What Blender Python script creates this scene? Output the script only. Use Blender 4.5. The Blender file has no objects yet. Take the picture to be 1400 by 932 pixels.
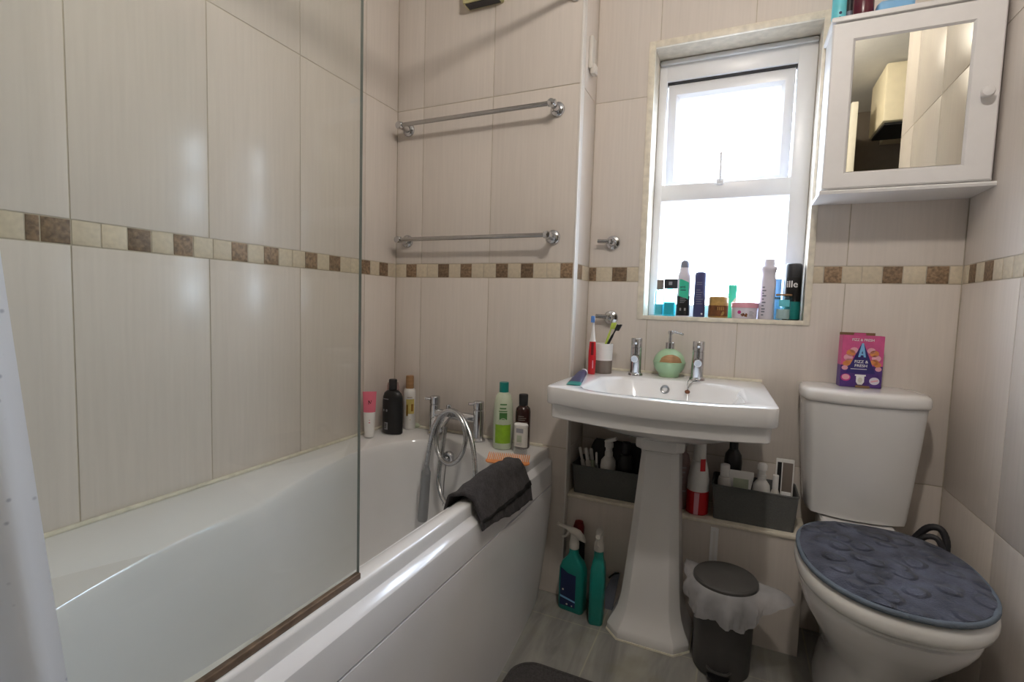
import bpy, bmesh, math, random
from mathutils import Vector, Matrix
random.seed(7)
PI = math.pi
S = bpy.context.scene
COL = S.collection
def rad(a): return math.radians(a)

# ------------------------------------------------------------------ camera
YAW, PITCH, ROLL, F = -0.42350691, -0.07269857, 0.02983774, 682.1
EYE = Vector((0, 0, 1.045))
cy, sy, cp, sp = math.cos(YAW), math.sin(YAW), math.cos(PITCH), math.sin(PITCH)
FWD = Vector((sy*cp, cy*cp, sp)); RT0 = Vector((cy, -sy, 0)); UP0 = RT0.cross(FWD)
RT = RT0*math.cos(ROLL) + UP0*math.sin(ROLL); UP = UP0*math.cos(ROLL) - RT0*math.sin(ROLL)
cam_d = bpy.data.cameras.new('camera'); cam = bpy.data.objects.new('camera', cam_d); COL.objects.link(cam)
cam.matrix_world = Matrix(((RT.x, UP.x, -FWD.x, EYE.x), (RT.y, UP.y, -FWD.y, EYE.y), (RT.z, UP.z, -FWD.z, EYE.z), (0, 0, 0, 1)))
cam_d.sensor_width = 36; cam_d.lens = F/1400*36; cam_d.clip_start = 0.01
S.camera = cam
def at(u, v, ax, val):
    """survey helper: where the sight line through a photo point meets the plane axis=val"""
    d = RT*((u-700)/F) - UP*((v-466)/F) + FWD
    t = (val-EYE[ax])/d[ax]
    return EYE + d*t

# ------------------------------------------------------------------ room measures (metres)
XL, XR, XC = -1.279, 0.583, -0.525      # left wall, right wall, corner of the bath end wall
YE, YS, YF = 1.667, 1.856, -0.75        # bath end wall, back wall, front wall
ZC = 2.42
ZB0, ZB1 = 1.142, 1.195                 # mosaic border
RIM = 0.538

# ------------------------------------------------------------------ materials
MATS = {}
def mat(name, col, rough=0.4, metal=0.0, var=0.06, scale=(30, 30, 30), bump=0.0, bscale=60, coat=0.0, trans=0.0, ior=1.45, emit=None, spec=0.5, island=0.0, sheen=0.0, sss=0.0):
    m = bpy.data.materials.new(name); m.use_nodes = True
    nt = m.node_tree; b = nt.nodes['Principled BSDF']; L = nt.links
    tc = nt.nodes.new('ShaderNodeTexCoord'); mp = nt.nodes.new('ShaderNodeMapping'); mp.inputs['Scale'].default_value = scale
    L.new(tc.outputs['Object'], mp.inputs['Vector'])
    nz = nt.nodes.new('ShaderNodeTexNoise'); nz.inputs['Scale'].default_value = 1; nz.inputs['Detail'].default_value = 4
    L.new(mp.outputs[0], nz.inputs['Vector'])
    rp = nt.nodes.new('ShaderNodeMapRange'); rp.inputs['From Min'].default_value = .3; rp.inputs['From Max'].default_value = .7
    rp.inputs['To Min'].default_value = 1-var; rp.inputs['To Max'].default_value = 1+var
    L.new(nz.outputs['Fac'], rp.inputs['Value'])
    mx = nt.nodes.new('ShaderNodeVectorMath'); mx.operation = 'SCALE'; mx.inputs[0].default_value = col[:3]
    val = rp.outputs[0]
    if island:
        ge = nt.nodes.new('ShaderNodeNewGeometry'); r2 = nt.nodes.new('ShaderNodeMapRange')
        r2.inputs['To Min'].default_value = 1-island; r2.inputs['To Max'].default_value = 1+island
        L.new(ge.outputs['Random Per Island'], r2.inputs['Value'])
        mu = nt.nodes.new('ShaderNodeMath'); mu.operation = 'MULTIPLY'; L.new(val, mu.inputs[0]); L.new(r2.outputs[0], mu.inputs[1]); val = mu.outputs[0]
    L.new(val, mx.inputs['Scale']); L.new(mx.outputs[0], b.inputs['Base Color'])
    b.inputs['Roughness'].default_value = rough; b.inputs['Metallic'].default_value = metal
    b.inputs['Coat Weight'].default_value = coat; b.inputs['Coat Roughness'].default_value = 0.06
    b.inputs['Transmission Weight'].default_value = trans; b.inputs['IOR'].default_value = ior
    b.inputs['Specular IOR Level'].default_value = spec
    if sheen: b.inputs['Sheen Weight'].default_value = sheen; b.inputs['Sheen Roughness'].default_value = .5
    if sss: b.inputs['Subsurface Weight'].default_value = sss; b.inputs['Subsurface Radius'].default_value = (.01, .01, .01)
    if emit: b.inputs['Emission Color'].default_value = (*emit[0], 1); b.inputs['Emission Strength'].default_value = emit[1]
    if bump:
        n2 = nt.nodes.new('ShaderNodeTexNoise'); n2.inputs['Scale'].default_value = bscale; n2.inputs['Detail'].default_value = 3
        L.new(tc.outputs['Object'], n2.inputs['Vector'])
        bp = nt.nodes.new('ShaderNodeBump'); bp.inputs['Strength'].default_value = bump; bp.inputs['Distance'].default_value = .004
        L.new(n2.outputs['Fac'], bp.inputs['Height']); L.new(bp.outputs[0], b.inputs['Normal'])
    MATS[name] = m
    return m
def thin_glass(name, tint, refl_rough=0.0, clear=1.0, milky=0.0, milk_col=(1, 1, 1)):
    """a pane: clear or slightly milky sheet with a fresnel sheen"""
    m = bpy.data.materials.new(name); m.use_nodes = True; nt = m.node_tree; L = nt.links
    nt.nodes.remove(nt.nodes['Principled BSDF']); out = nt.nodes['Material Output']
    tr = nt.nodes.new('ShaderNodeBsdfTransparent'); tr.inputs[0].default_value = (*tint, 1)
    gl = nt.nodes.new('ShaderNodeBsdfGlossy'); gl.inputs['Roughness'].default_value = refl_rough; gl.inputs[0].default_value = (1, 1, 1, 1)
    fr = nt.nodes.new('ShaderNodeFresnel'); fr.inputs[0].default_value = 1.32
    ge = nt.nodes.new('ShaderNodeNewGeometry'); ir = nt.nodes.new('ShaderNodeMapRange'); ir.inputs['To Min'].default_value = 1.32; ir.inputs['To Max'].default_value = 1/1.32
    L.new(ge.outputs['Backfacing'], ir.inputs['Value']); L.new(ir.outputs[0], fr.inputs[0])      # a sheet: the same sheen from either side
    mix = nt.nodes.new('ShaderNodeMixShader'); L.new(fr.outputs[0], mix.inputs[0])
    base = tr.outputs[0]
    if milky:
        tl = nt.nodes.new('ShaderNodeBsdfTranslucent'); tl.inputs[0].default_value = (*milk_col, 1)
        df = nt.nodes.new('ShaderNodeBsdfDiffuse'); df.inputs[0].default_value = (*milk_col, 1)
        m1 = nt.nodes.new('ShaderNodeMixShader'); m1.inputs[0].default_value = .5; L.new(tl.outputs[0], m1.inputs[1]); L.new(df.outputs[0], m1.inputs[2])
        m2 = nt.nodes.new('ShaderNodeMixShader'); L.new(base, m2.inputs[1]); L.new(m1.outputs[0], m2.inputs[2])
        nz = nt.nodes.new('ShaderNodeTexNoise'); nz.inputs['Scale'].default_value = 18
        rp = nt.nodes.new('ShaderNodeMapRange'); rp.inputs['To Min'].default_value = milky*.6; rp.inputs['To Max'].default_value = min(1, milky*1.4)
        tc = nt.nodes.new('ShaderNodeTexCoord'); L.new(tc.outputs['Object'], nz.inputs['Vector']); L.new(nz.outputs['Fac'], rp.inputs['Value'])
        L.new(rp.outputs[0], m2.inputs[0]); base = m2.outputs[0]
    L.new(base, mix.inputs[1]); L.new(gl.outputs[0], mix.inputs[2]); L.new(mix.outputs[0], out.inputs[0])
    MATS[name] = m
    return m

mat('tile', (.72, .66, .605), .2, var=.028, scale=(110, 110, 5), island=.012, spec=.3)
mat('grout', (.52, .46, .37), .8, var=.12, scale=(40, 40, 40))
mat('mosaic_brown', (.23, .155, .095), .5, var=.45, scale=(120, 120, 120), island=.25)
mat('mosaic_cream', (.63, .55, .42), .45, var=.08, scale=(90, 90, 90), island=.06)
mat('painted_white', (.80, .79, .77), .6, var=.02, bump=.12, bscale=90)
mat('ceiling_white', (.70, .69, .67), .8, var=.02, bump=.2, bscale=120)
mat('alcove_paint', (.17, .14, .11), .7, var=.05)
mat('cream_trim', (.80, .74, .62), .45, var=.12, scale=(40, 40, 40))
mat('white_trim', (.77, .74, .70), .35, var=.03)
mat('upvc', (.86, .87, .90), .3, var=.01)
mat('rubber_black', (.015, .015, .02), .6, var=.1)
mat('acrylic', (.80, .80, .80), .13, var=.012, scale=(8, 8, 8), coat=.3)
mat('panel_white', (.80, .80, .82), .16, var=.012, scale=(8, 8, 8), coat=.2)
mat('ceramic', (.82, .81, .80), .1, var=.012, scale=(10, 10, 10), coat=.4)
mat('toilet_plastic', (.84, .83, .80), .14, var=.01, coat=.3)
mat('chrome', (.62, .63, .65), .12, 1.0, var=.08, scale=(25, 25, 25))
mat('dull_chrome', (.44, .44, .44), .22, 1.0, var=.06, scale=(30, 30, 30))
mat('handset_grey', (.30, .31, .32), .3, .7, var=.02)
mat('hose_metal', (.48, .49, .5), .22, 1.0, var=.25, scale=(20, 20, 500))
mat('mirror', (.88, .86, .76), .01, 1.0, var=.005)
mat('cabinet_white', (.80, .79, .79), .35, var=.015)
mat('cover_fabric', (.066, .073, .104), .9, var=.55, scale=(22, 22, 22), bump=.9, bscale=260, sheen=.08)
mat('cover_edge', (.13, .16, .2), .85, var=.12, bump=.4, bscale=300)
mat('towel_dark', (.046, .042, .045), .95, var=.3, scale=(150, 150, 150), bump=1.0, bscale=420, sheen=.06)
mat('towel_band', (.004, .004, .004), .8, var=.1)
mat('mat_grey', (.075, .07, .07), .95, var=.25, scale=(180, 180, 180), bump=1.0, bscale=350)
mat('basket_grey', (.105, .108, .105), .6, var=.1, scale=(200, 200, 200), bump=.3, bscale=200)
mat('bin_grey', (.055, .053, .052), .45, var=.05)
mat('bin_lid', (.085, .083, .08), .55, var=.05)
mat('black_plastic', (.012, .012, .013), .3, var=.1)
mat('black_soft', (.014, .014, .016), .6, var=.2)
mat('charcoal', (.03, .03, .034), .45, var=.1)
mat('white_plastic', (.80, .79, .77), .35, var=.02)
mat('offwhite', (.68, .65, .6), .4, var=.03)
mat('pink', (.70, .16, .23), .4, var=.04)
mat('hot_pink', (.62, .10, .27), .4, var=.1, scale=(40, 40, 40))
mat('light_pink', (.78, .38, .46), .4, var=.03)
mat('magenta', (.55, .05, .25), .4, var=.03)
mat('purple', (.075, .03, .19), .4, var=.15, scale=(60, 60, 60))
mat('deep_blue', (.035, .025, .16), .4, var=.1)
mat('sky_blue', (.22, .48, .78), .4, var=.05)
mat('cardboard', (.22, .13, .07), .8, var=.1)
mat('wine', (.10, .012, .025), .25, var=.12)
mat('dark_brown', (.035, .012, .01), .2, var=.12)
mat('gold', (.42, .26, .08), .4, .1, var=.2, scale=(80, 80, 80))
mat('brown_label', (.16, .06, .02), .4, var=.4, scale=(70, 70, 70))
mat('wood_cap', (.36, .2, .09), .5, var=.12, scale=(20, 20, 160))
mat('oil_yellow', (.62, .50, .16), .2, var=.12)
mat('amber', (.28, .15, .03), .25, var=.2)
mat('teal', (.01, .22, .21), .35, var=.06)
mat('teal_deep', (.006, .20, .18), .3, var=.06)
mat('spray_teal', (.01, .21, .18), .28, var=.05)
mat('mint', (.05, .55, .36), .4, var=.05)
mat('lime', (.26, .47, .03), .3, var=.1, scale=(40, 40, 40))
mat('pale_green', (.58, .65, .50), .3, var=.05)
mat('leaf_green', (.07, .20, .06), .4, var=.2)
mat('navy', (.028, .028, .085), .35, var=.06)
mat('navy_light', (.055, .06, .16), .35, var=.06)
mat('slate', (.20, .21, .27), .4, var=.04)
mat('lilac_white', (.70, .67, .76), .35, var=.02)
mat('turquoise', (.16, .62, .72), .35, var=.08)
mat('label_blue', (.012, .022, .085), .4, var=.15)
mat('print_grey', (.3, .3, .32), .5, var=.05)
mat('print_black', (.02, .02, .02), .5, var=.05)
mat('print_white', (.85, .85, .85), .5, var=.02)
mat('red', (.55, .012, .02), .3, var=.05)
mat('dark_red', (.16, .01, .012), .35, var=.08)
mat('taupe', (.20, .165, .14), .5, var=.05)
mat('bristle_blue', (.08, .2, .5), .6, var=.2)
mat('yellow_green', (.5, .62, .1), .4, var=.04)
mat('soap_green', (.40, .60, .38), .35, var=.02)
mat('soap_moss', (.45, .5, .38), .5, var=.12)
mat('orange', (.72, .27, .09), .4, var=.06)
mat('rust', (.16, .06, .03), .7, var=.3)
mat('glass_edge', (.30, .35, .33), .15, var=.05)
mat('seal_brown', (.16, .11, .075), .5, .2, var=.35, scale=(40, 40, 40))
mat('sealant', (.72, .68, .56), .5, var=.1, scale=(50, 50, 50))
mat('cream_plastic', (.72, .65, .48), .45, var=.03)
mat('yellow_plastic', (.60, .56, .30), .5, var=.04)
mat('door_wood', (.74, .70, .60), .5, var=.03)
mat('lamp_opal', (.9, .87, .8), .4, emit=((1, .915, .825), 270.0))
thin_glass('screen_glass', (.945, .963, .953))
thin_glass('window_glass', (.97, .98, 1.0))
thin_glass('clear_plastic', (.88, .90, .9), .1, milky=.28, milk_col=(.8, .76, .74))
thin_glass('blue_glass', (.80, .95, .99), .02, milky=.06, milk_col=(.5, .9, 1))
thin_glass('aqua_glass', (.40, .87, .93), .02, milky=.12, milk_col=(.25, .8, .85))
thin_glass('liner_film', (.95, .95, .97), .25, milky=.62, milk_col=(.97, .97, 1))
thin_glass('pink_plastic', (.90, .78, .78), .15, milky=.35, milk_col=(.75, .6, .6))
thin_glass('clear_stick', (.93, .94, .94), .05, milky=.25, milk_col=(.85, .85, .86))

# floor: pale marbled vinyl with worn patches
def floor_material():
    m = mat('vinyl', (.46, .445, .40), .32, var=.10, scale=(3, 3, 3)); nt = m.node_tree; L = nt.links; b = nt.nodes['Principled BSDF']
    tc = nt.nodes.new('ShaderNodeTexCoord')
    mp = nt.nodes.new('ShaderNodeMapping'); mp.inputs['Rotation'].default_value = (0, 0, rad(12)); mp.inputs['Scale'].default_value = (16, 3.0, 1); L.new(tc.outputs['Object'], mp.inputs['Vector'])
    nz = nt.nodes.new('ShaderNodeTexNoise'); nz.inputs['Scale'].default_value = 1; nz.inputs['Detail'].default_value = 5; nz.inputs['Distortion'].default_value = .6; L.new(mp.outputs[0], nz.inputs['Vector'])
    cr = nt.nodes.new('ShaderNodeValToRGB'); e = cr.color_ramp.elements
    e[0].position = .30; e[0].color = (.17, .17, .165, 1); e[1].position = .66; e[1].color = (.37, .36, .33, 1)
    L.new(nz.outputs['Fac'], cr.inputs[0])
    n2 = nt.nodes.new('ShaderNodeTexNoise'); n2.inputs['Scale'].default_value = 7; n2.inputs['Detail'].default_value = 3; L.new(tc.outputs['Object'], n2.inputs['Vector'])
    c2 = nt.nodes.new('ShaderNodeValToRGB'); c2.color_ramp.elements[0].position = .5; c2.color_ramp.elements[1].position = .72
    c2.color_ramp.elements[0].color = (0, 0, 0, 1); c2.color_ramp.elements[1].color = (.55, .55, .55, 1); L.new(n2.outputs['Fac'], c2.inputs[0])
    mx = nt.nodes.new('ShaderNodeMix'); mx.data_type = 'RGBA'; L.new(c2.outputs[0], mx.inputs[0]); L.new(cr.outputs[0], mx.inputs[6]); mx.inputs[7].default_value = (.22, .21, .13, 1)
    br = nt.nodes.new('ShaderNodeTexBrick'); br.inputs['Scale'].default_value = 1; br.offset = 0
    br.inputs['Brick Width'].default_value = .302; br.inputs['Row Height'].default_value = .302; br.inputs['Mortar Size'].default_value = .0022
    br.inputs['Color1'].default_value = br.inputs['Color2'].default_value = (1, 1, 1, 1); br.inputs['Mortar'].default_value = (1.3, 1.25, 1.1, 1)
    mp3 = nt.nodes.new('ShaderNodeMapping'); mp3.inputs['Location'].default_value = (.05, -.026, 0); L.new(tc.outputs['Object'], mp3.inputs['Vector']); L.new(mp3.outputs[0], br.inputs['Vector'])
    mu = nt.nodes.new('ShaderNodeMix'); mu.data_type = 'RGBA'; mu.blend_type = 'MULTIPLY'; mu.inputs[0].default_value = 1
    L.new(mx.outputs[2], mu.inputs[6]); L.new(br.outputs['Color'], mu.inputs[7]); L.new(mu.outputs[2], b.inputs['Base Color'])
floor_material()
def curtain_material():
    m = mat('curtain_cloth', (.82, .87, .96), .7, var=.01); nt = m.node_tree; L = nt.links; b = nt.nodes['Principled BSDF']; out = nt.nodes['Material Output']
    tc = nt.nodes.new('ShaderNodeTexCoord'); mp = nt.nodes.new('ShaderNodeMapping'); mp.inputs['Scale'].default_value = (1, 55, 55); L.new(tc.outputs['Object'], mp.inputs['Vector'])
    vo = nt.nodes.new('ShaderNodeTexVoronoi'); vo.inputs['Scale'].default_value = 1; vo.inputs['Randomness'].default_value = .35; L.new(mp.outputs[0], vo.inputs['Vector'])
    cr = nt.nodes.new('ShaderNodeValToRGB'); e = cr.color_ramp.elements; e[0].position = .05; e[0].color = (.52, .57, .68, 1); e[1].position = .13; e[1].color = (.82, .87, .96, 1)
    L.new(vo.outputs['Distance'], cr.inputs[0]); L.new(cr.outputs[0], b.inputs['Base Color'])
    tl = nt.nodes.new('ShaderNodeBsdfTranslucent'); L.new(cr.outputs[0], tl.inputs[0])
    mx = nt.nodes.new('ShaderNodeMixShader'); mx.inputs[0].default_value = .35; L.new(b.outputs[0], mx.inputs[1]); L.new(tl.outputs[0], mx.inputs[2]); L.new(mx.outputs[0], out.inputs[0])
curtain_material()
def cover_pattern():
    # embossed pebble pattern of the lid cover
    m = MATS['cover_fabric']; nt = m.node_tree; L = nt.links; b = nt.nodes['Principled BSDF']
    tc = nt.nodes.new('ShaderNodeTexCoord'); vo = nt.nodes.new('ShaderNodeTexVoronoi'); vo.feature = 'SMOOTH_F1'; vo.inputs['Smoothness'].default_value = .12; vo.inputs['Scale'].default_value = 19; L.new(tc.outputs['Object'], vo.inputs['Vector'])
    cr = nt.nodes.new('ShaderNodeValToRGB'); cr.color_ramp.elements[0].position = .30; cr.color_ramp.elements[0].color = (1, 1, 1, 1); cr.color_ramp.elements[1].position = .52; cr.color_ramp.elements[1].color = (0, 0, 0, 1); cr.color_ramp.interpolation = 'EASE'; L.new(vo.outputs['Distance'], cr.inputs[0])
    bp = nt.nodes.new('ShaderNodeBump'); bp.inputs['Strength'].default_value = 1.0; bp.inputs['Distance'].default_value = .014; L.new(cr.outputs[0], bp.inputs['Height'])
    old = b.inputs['Normal'].links[0].from_node; L.new(old.outputs[0], bp.inputs['Normal']); L.new(bp.outputs[0], b.inputs['Normal'])
cover_pattern()

# ------------------------------------------------------------------ object helpers
OFF = {}
def tag(o, label=None, cat=None, group=None, kind=None):
    if label: o['label'] = label
    if cat: o['category'] = cat
    if group: o['group'] = group
    if kind: o['kind'] = kind
    return o
def thing(name, label, cat, loc=(0, 0, 0), group=None):
    o = bpy.data.objects.new(name, None); COL.objects.link(o); o.location = loc; o.empty_display_size = .05
    OFF[o] = Vector(loc)
    return tag(o, label, cat, group)
def obj(name, bm, mats, parent=None, loc=None, ang=38, subsurf=0):
    """link a world-space bmesh as one object, either a child of parent or top-level with its origin at loc"""
    if isinstance(mats, str): mats = [mats]
    off = OFF[parent] if parent else Vector(loc if loc else (0, 0, 0))
    bmesh.ops.recalc_face_normals(bm, faces=bm.faces[:])
    if off.length: bmesh.ops.translate(bm, vec=-off, verts=bm.verts[:])
    me = bpy.data.meshes.new(name); bm.to_mesh(me); bm.free()
    for m in mats: me.materials.append(MATS[m])
    for p in me.polygons: p.use_smooth = True
    me.set_sharp_from_angle(angle=rad(ang))
    o = bpy.data.objects.new(name, me); COL.objects.link(o)
    if parent: o.parent = parent
    else: o.location = off
    OFF[o] = off
    if subsurf:
        md = o.modifiers.new('s', 'SUBSURF'); md.levels = subsurf; md.render_levels = subsurf
    return o
def dup(root, delta, label=None):
    c = root.copy(); COL.objects.link(c); c.location = root.location + Vector(delta)
    if label: c['label'] = label
    for ch in list(root.children):
        k = ch.copy(); COL.objects.link(k); k.parent = c
        for g in list(ch.children):
            h = g.copy(); COL.objects.link(h); h.parent = k
    return c
def BM(): return bmesh.new()
def box(bm, x0, x1, y0, y1, z0, z1, bev=0.0, mi=0, seg=2, rot=None):
    """box; rot=(angle about z) turns it about its own centre"""
    r = bmesh.ops.create_cube(bm, size=1); vs = r['verts']
    c = Vector(((x0+x1)/2, (y0+y1)/2, (z0+z1)/2))
    bmesh.ops.scale(bm, vec=(x1-x0, y1-y0, z1-z0), verts=vs)
    if rot is not None:
        R = rot if isinstance(rot, Matrix) else Matrix.Rotation(rot, 3, 'Z')
        bmesh.ops.rotate(bm, cent=(0, 0, 0), matrix=R, verts=vs)
    bmesh.ops.translate(bm, vec=c, verts=vs)
    fs = set(f for v in vs for f in v.link_faces)
    for f in fs: f.material_index = mi
    if bev:
        es = list(set(e for v in vs for e in v.link_edges))
        rb = bmesh.ops.bevel(bm, geom=es, offset=bev, segments=seg, profile=.5, affect='EDGES', clamp_overlap=True)
        for f in rb['faces']: f.material_index = mi
def loft(bm, rings, cap0=True, cap1=True, mi=0, closed=True):
    vr = [[bm.verts.new(p) for p in r] for r in rings]
    n = len(rings[0]); rng = n if closed else n-1
    for a, b in zip(vr, vr[1:]):
        for i in range(rng):
            j = (i+1) % n
            f = bm.faces.new((a[i], a[j], b[j], b[i])); f.material_index = mi
    if cap0: f = bm.faces.new(vr[0][::-1]); f.material_index = mi
    if cap1: f = bm.faces.new(vr[-1]); f.material_index = mi
    return vr
def lathe(bm, c, prof, mi=0, seg=32, sx=1, sy=1, rz=0, M=None):
    """prof: (r, z) from the bottom up; revolved about a vertical axis through c. M: 3x3 turning the axis"""
    c = Vector(c); rings = []
    for r, z in prof:
        ring = []
        for i in range(seg):
            a = 2*PI*i/seg; x, y = r*math.cos(a)*sx, r*math.sin(a)*sy
            v = Vector((x*math.cos(rz)-y*math.sin(rz), x*math.sin(rz)+y*math.cos(rz), z))
            if M is not None: v = M @ v
            ring.append(c+v)
        rings.append(ring)
    return loft(bm, rings, prof[0][0] > 1e-6, prof[-1][0] > 1e-6, mi)
def rr(cx, cy_, hx, hy, r, z, n=6):
    r = min(r, hx*.999, hy*.999); out = []
    for k, (sx, sy_) in enumerate(((1, 1), (-1, 1), (-1, -1), (1, -1))):
        for i in range(n+1):
            a = PI/2*k + PI/2*i/n
            out.append(Vector((cx+sx*(hx-r)+r*math.cos(a), cy_+sy_*(hy-r)+r*math.sin(a), z)))
    return out
def rrbox(bm, cx, cy_, hx, hy, r, prof, mi=0, n=6):
    """prof: (inset, z) list - rounded-rectangle column"""
    return loft(bm, [rr(cx, cy_, hx-i, hy-i, max(r-i, .0005), z, n) for i, z in prof], True, True, mi)
def catmull(pts, n=8, closed=False):
    pts = [Vector(p) for p in pts]; out = []; N = len(pts)
    for i in range(N if closed else N-1):
        g = lambda k: pts[k % N] if closed else pts[max(0, min(N-1, k))]
        p0, p1, p2, p3 = g(i-1), g(i), g(i+1), g(i+2)
        for k in range(n):
            t = k/n
            out.append(.5*((2*p1)+(p2-p0)*t+(2*p0-5*p1+4*p2-p3)*t*t+(3*p1-p0-3*p2+p3)*t*t*t))
    if not closed: out.append(pts[-1])
    return out
def tube(bm, path, r, seg=10, mi=0, ridged=0.0, radii=None):
    path = [Vector(p) for p in path]; rings = []; up = None
    for i, p in enumerate(path):
        t = (path[min(i+1, len(path)-1)]-path[max(i-1, 0)]).normalized()
        if up is None:
            up = Vector((0, 0, 1)) if abs(t.z) < .9 else Vector((1, 0, 0))
        up = (up-t*up.dot(t)).normalized(); s = t.cross(up)
        rr_ = (radii[i] if radii else r)*(1+(ridged if i % 2 else 0))
        rings.append([p+(up*math.cos(2*PI*k/seg)+s*math.sin(2*PI*k/seg))*rr_ for k in range(seg)])
    return loft(bm, rings, True, True, mi)
def axisM(d):
    """rotation taking +Z to d"""
    return Vector((0, 0, 1)).rotation_difference(Vector(d).normalized()).to_matrix()
def cyl(bm, a, b, r, mi=0, seg=24, bev=.0):
    a, b = Vector(a), Vector(b); L = (b-a).length
    pr = [(r-bev, 0), (r, bev), (r, L-bev), (r-bev, L)] if bev else [(r, 0), (r, L)]
    lathe(bm, a, pr, mi, seg, M=axisM(b-a))
_tc = {}
def text_geo(s, font=None):
    if s not in _tc:
        cu = bpy.data.curves.new('t', 'FONT'); cu.body = s; cu.size = 1; cu.align_x = 'CENTER'; cu.align_y = 'CENTER'; cu.resolution_u = 3
        cu.offset = .015
        o = bpy.data.objects.new('t', cu); COL.objects.link(o)
        dg = bpy.context.evaluated_depsgraph_get(); me = o.evaluated_get(dg).to_mesh()
        _tc[s] = ([v.co.copy() for v in me.vertices], [tuple(p.vertices) for p in me.polygons])
        o.evaluated_get(dg).to_mesh_clear(); bpy.data.objects.remove(o); bpy.data.curves.remove(cu)
    return _tc[s]
def text(bm, s, fn, mi=0, size=.01, du=0, dv=0, squeeze=1, vert=False):
    """fn maps label (u,v) metres to world"""
    vs, fs = text_geo(s)
    if vert: q = [bm.verts.new(fn(du-v.y*size, dv+v.x*size*squeeze)) for v in vs]
    else: q = [bm.verts.new(fn(du+v.x*size*squeeze, dv+v.y*size)) for v in vs]
    for f in fs:
        try: bm.faces.new([q[i] for i in f]).material_index = mi
        except ValueError: pass
def patch(bm, fn, u0, u1, v0, v1, mi=0, nu=8, nv=1):
    g = [[bm.verts.new(fn(u0+(u1-u0)*i/nu, v0+(v1-v0)*j/nv)) for i in range(nu+1)] for j in range(nv+1)]
    for j in range(nv):
        for i in range(nu): bm.faces.new((g[j][i], g[j][i+1], g[j+1][i+1], g[j+1][i])).material_index = mi
def poly(bm, fn, pts, mi=0):
    f = bm.faces.new([bm.verts.new(fn(*p)) for p in pts]); f.material_index = mi
def wrap(c, r, fa, sx=1, sy=1, rz=0, off=.0004):
    """label map on a round (or oval) body of radius r; u is arc length to the right as seen from outside, v is height above c"""
    c = Vector(c)
    rf = r if callable(r) else (lambda v: r)
    def fn(u, v):
        R = rf(v)+off; a = fa+u/max(R, 1e-4)-rz
        x, y = R*math.cos(a)*sx, R*math.sin(a)*sy
        return c+Vector((x*math.cos(rz)-y*math.sin(rz), x*math.sin(rz)+y*math.cos(rz), v))
    return fn
def flatmap(o, U, V): 
    o, U, V = Vector(o), Vector(U), Vector(V)
    return lambda u, v: o+U*u+V*v
def facing(p): return math.atan2(-p[1], -p[0])
def profr(prof):
    def f(v):
        for (r0, z0), (r1, z1) in zip(prof, prof[1:]):
            if z0 <= v <= z1 and z1 > z0: return r0+(r1-r0)*(v-z0)/(z1-z0)
        return prof[-1][0]
    return f
def struct(name, bm, mats, parent=None, ang=38):
    o = obj(name, bm, mats, parent, ang=ang); 
    if not parent: o['kind'] = 'structure'
    return o

# ------------------------------------------------------------------ tiled walls
HT = .0016
def tile_rects(bm, rects, fn):
    """rects: (u0,u1,z0,z1,mi,flags) ; flags say which sides have a joint"""
    for u0, u1, z0, z1, mi, fl in rects:
        if u1-u0 < .004 or z1-z0 < .004: continue
        g = .0014; c = .0012
        def ring(e, h):
            a = u0+(e if 'l' in fl else 0); b = u1-(e if 'r' in fl else 0); d = z0+(e if 'b' in fl else 0); t = z1-(e if 't' in fl else 0)
            return [fn(a, d, h), fn(b, d, h), fn(b, t, h), fn(a, t, h)]
        loft(bm, [ring(g, -HT), ring(g, -.0004), ring(g+c, 0)], False, True, mi)
def cut(rects, h):
    out = []
    for (u0, u1, z0, z1, mi, fl) in rects:
        a, b, d, t = h
        if u1 <= a or u0 >= b or z1 <= d or z0 >= t: out.append((u0, u1, z0, z1, mi, fl)); continue
        rem = lambda s: ''.join(k for k in fl if k not in s)
        if u0 < a: out.append((u0, a, z0, z1, mi, fl.replace('r', '')))
        if u1 > b: out.append((b, u1, z0, z1, mi, fl.replace('l', '')))
        m0, m1 = max(u0, a), min(u1, b)
        if z0 < d: out.append((m0, m1, z0, d, mi, rem('t' + ('l' if u0 < a else '') + ('r' if u1 > b else ''))))
        if z1 > t: out.append((m0, m1, t, z1, mi, rem('b' + ('l' if u0 < a else '') + ('r' if u1 > b else ''))))
    return out
ROWS = [(-.058, .542), (.542, ZB0), (ZB1, 1.795), (1.795, 2.395)]
def tiles(u0, u1, joints, z0=0, z1=2.395):
    js = [u0]+[j for j in sorted(joints) if u0 < j < u1]+[u1]; out = []
    for a, b in zip(js, js[1:]):
        for d, t in ROWS:
            if t > z0 and d < z1: out.append((a, b, max(d, z0), min(t, z1), 0, 'lrbt'))
    return out
def mosaic(bounds, pat):
    return [(a, b, ZB0, ZB1, 1 if k == 'B' else 2, 'lrbt') for a, b, k in zip(bounds, bounds[1:], pat)]
TM = ['tile', 'mosaic_brown', 'mosaic_cream', 'grout', 'painted_white']
def arange(a, b, s):
    out = [a]
    while out[-1]+s < b-.008: out.append(out[-1]+s)
    return out+[b]
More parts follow.
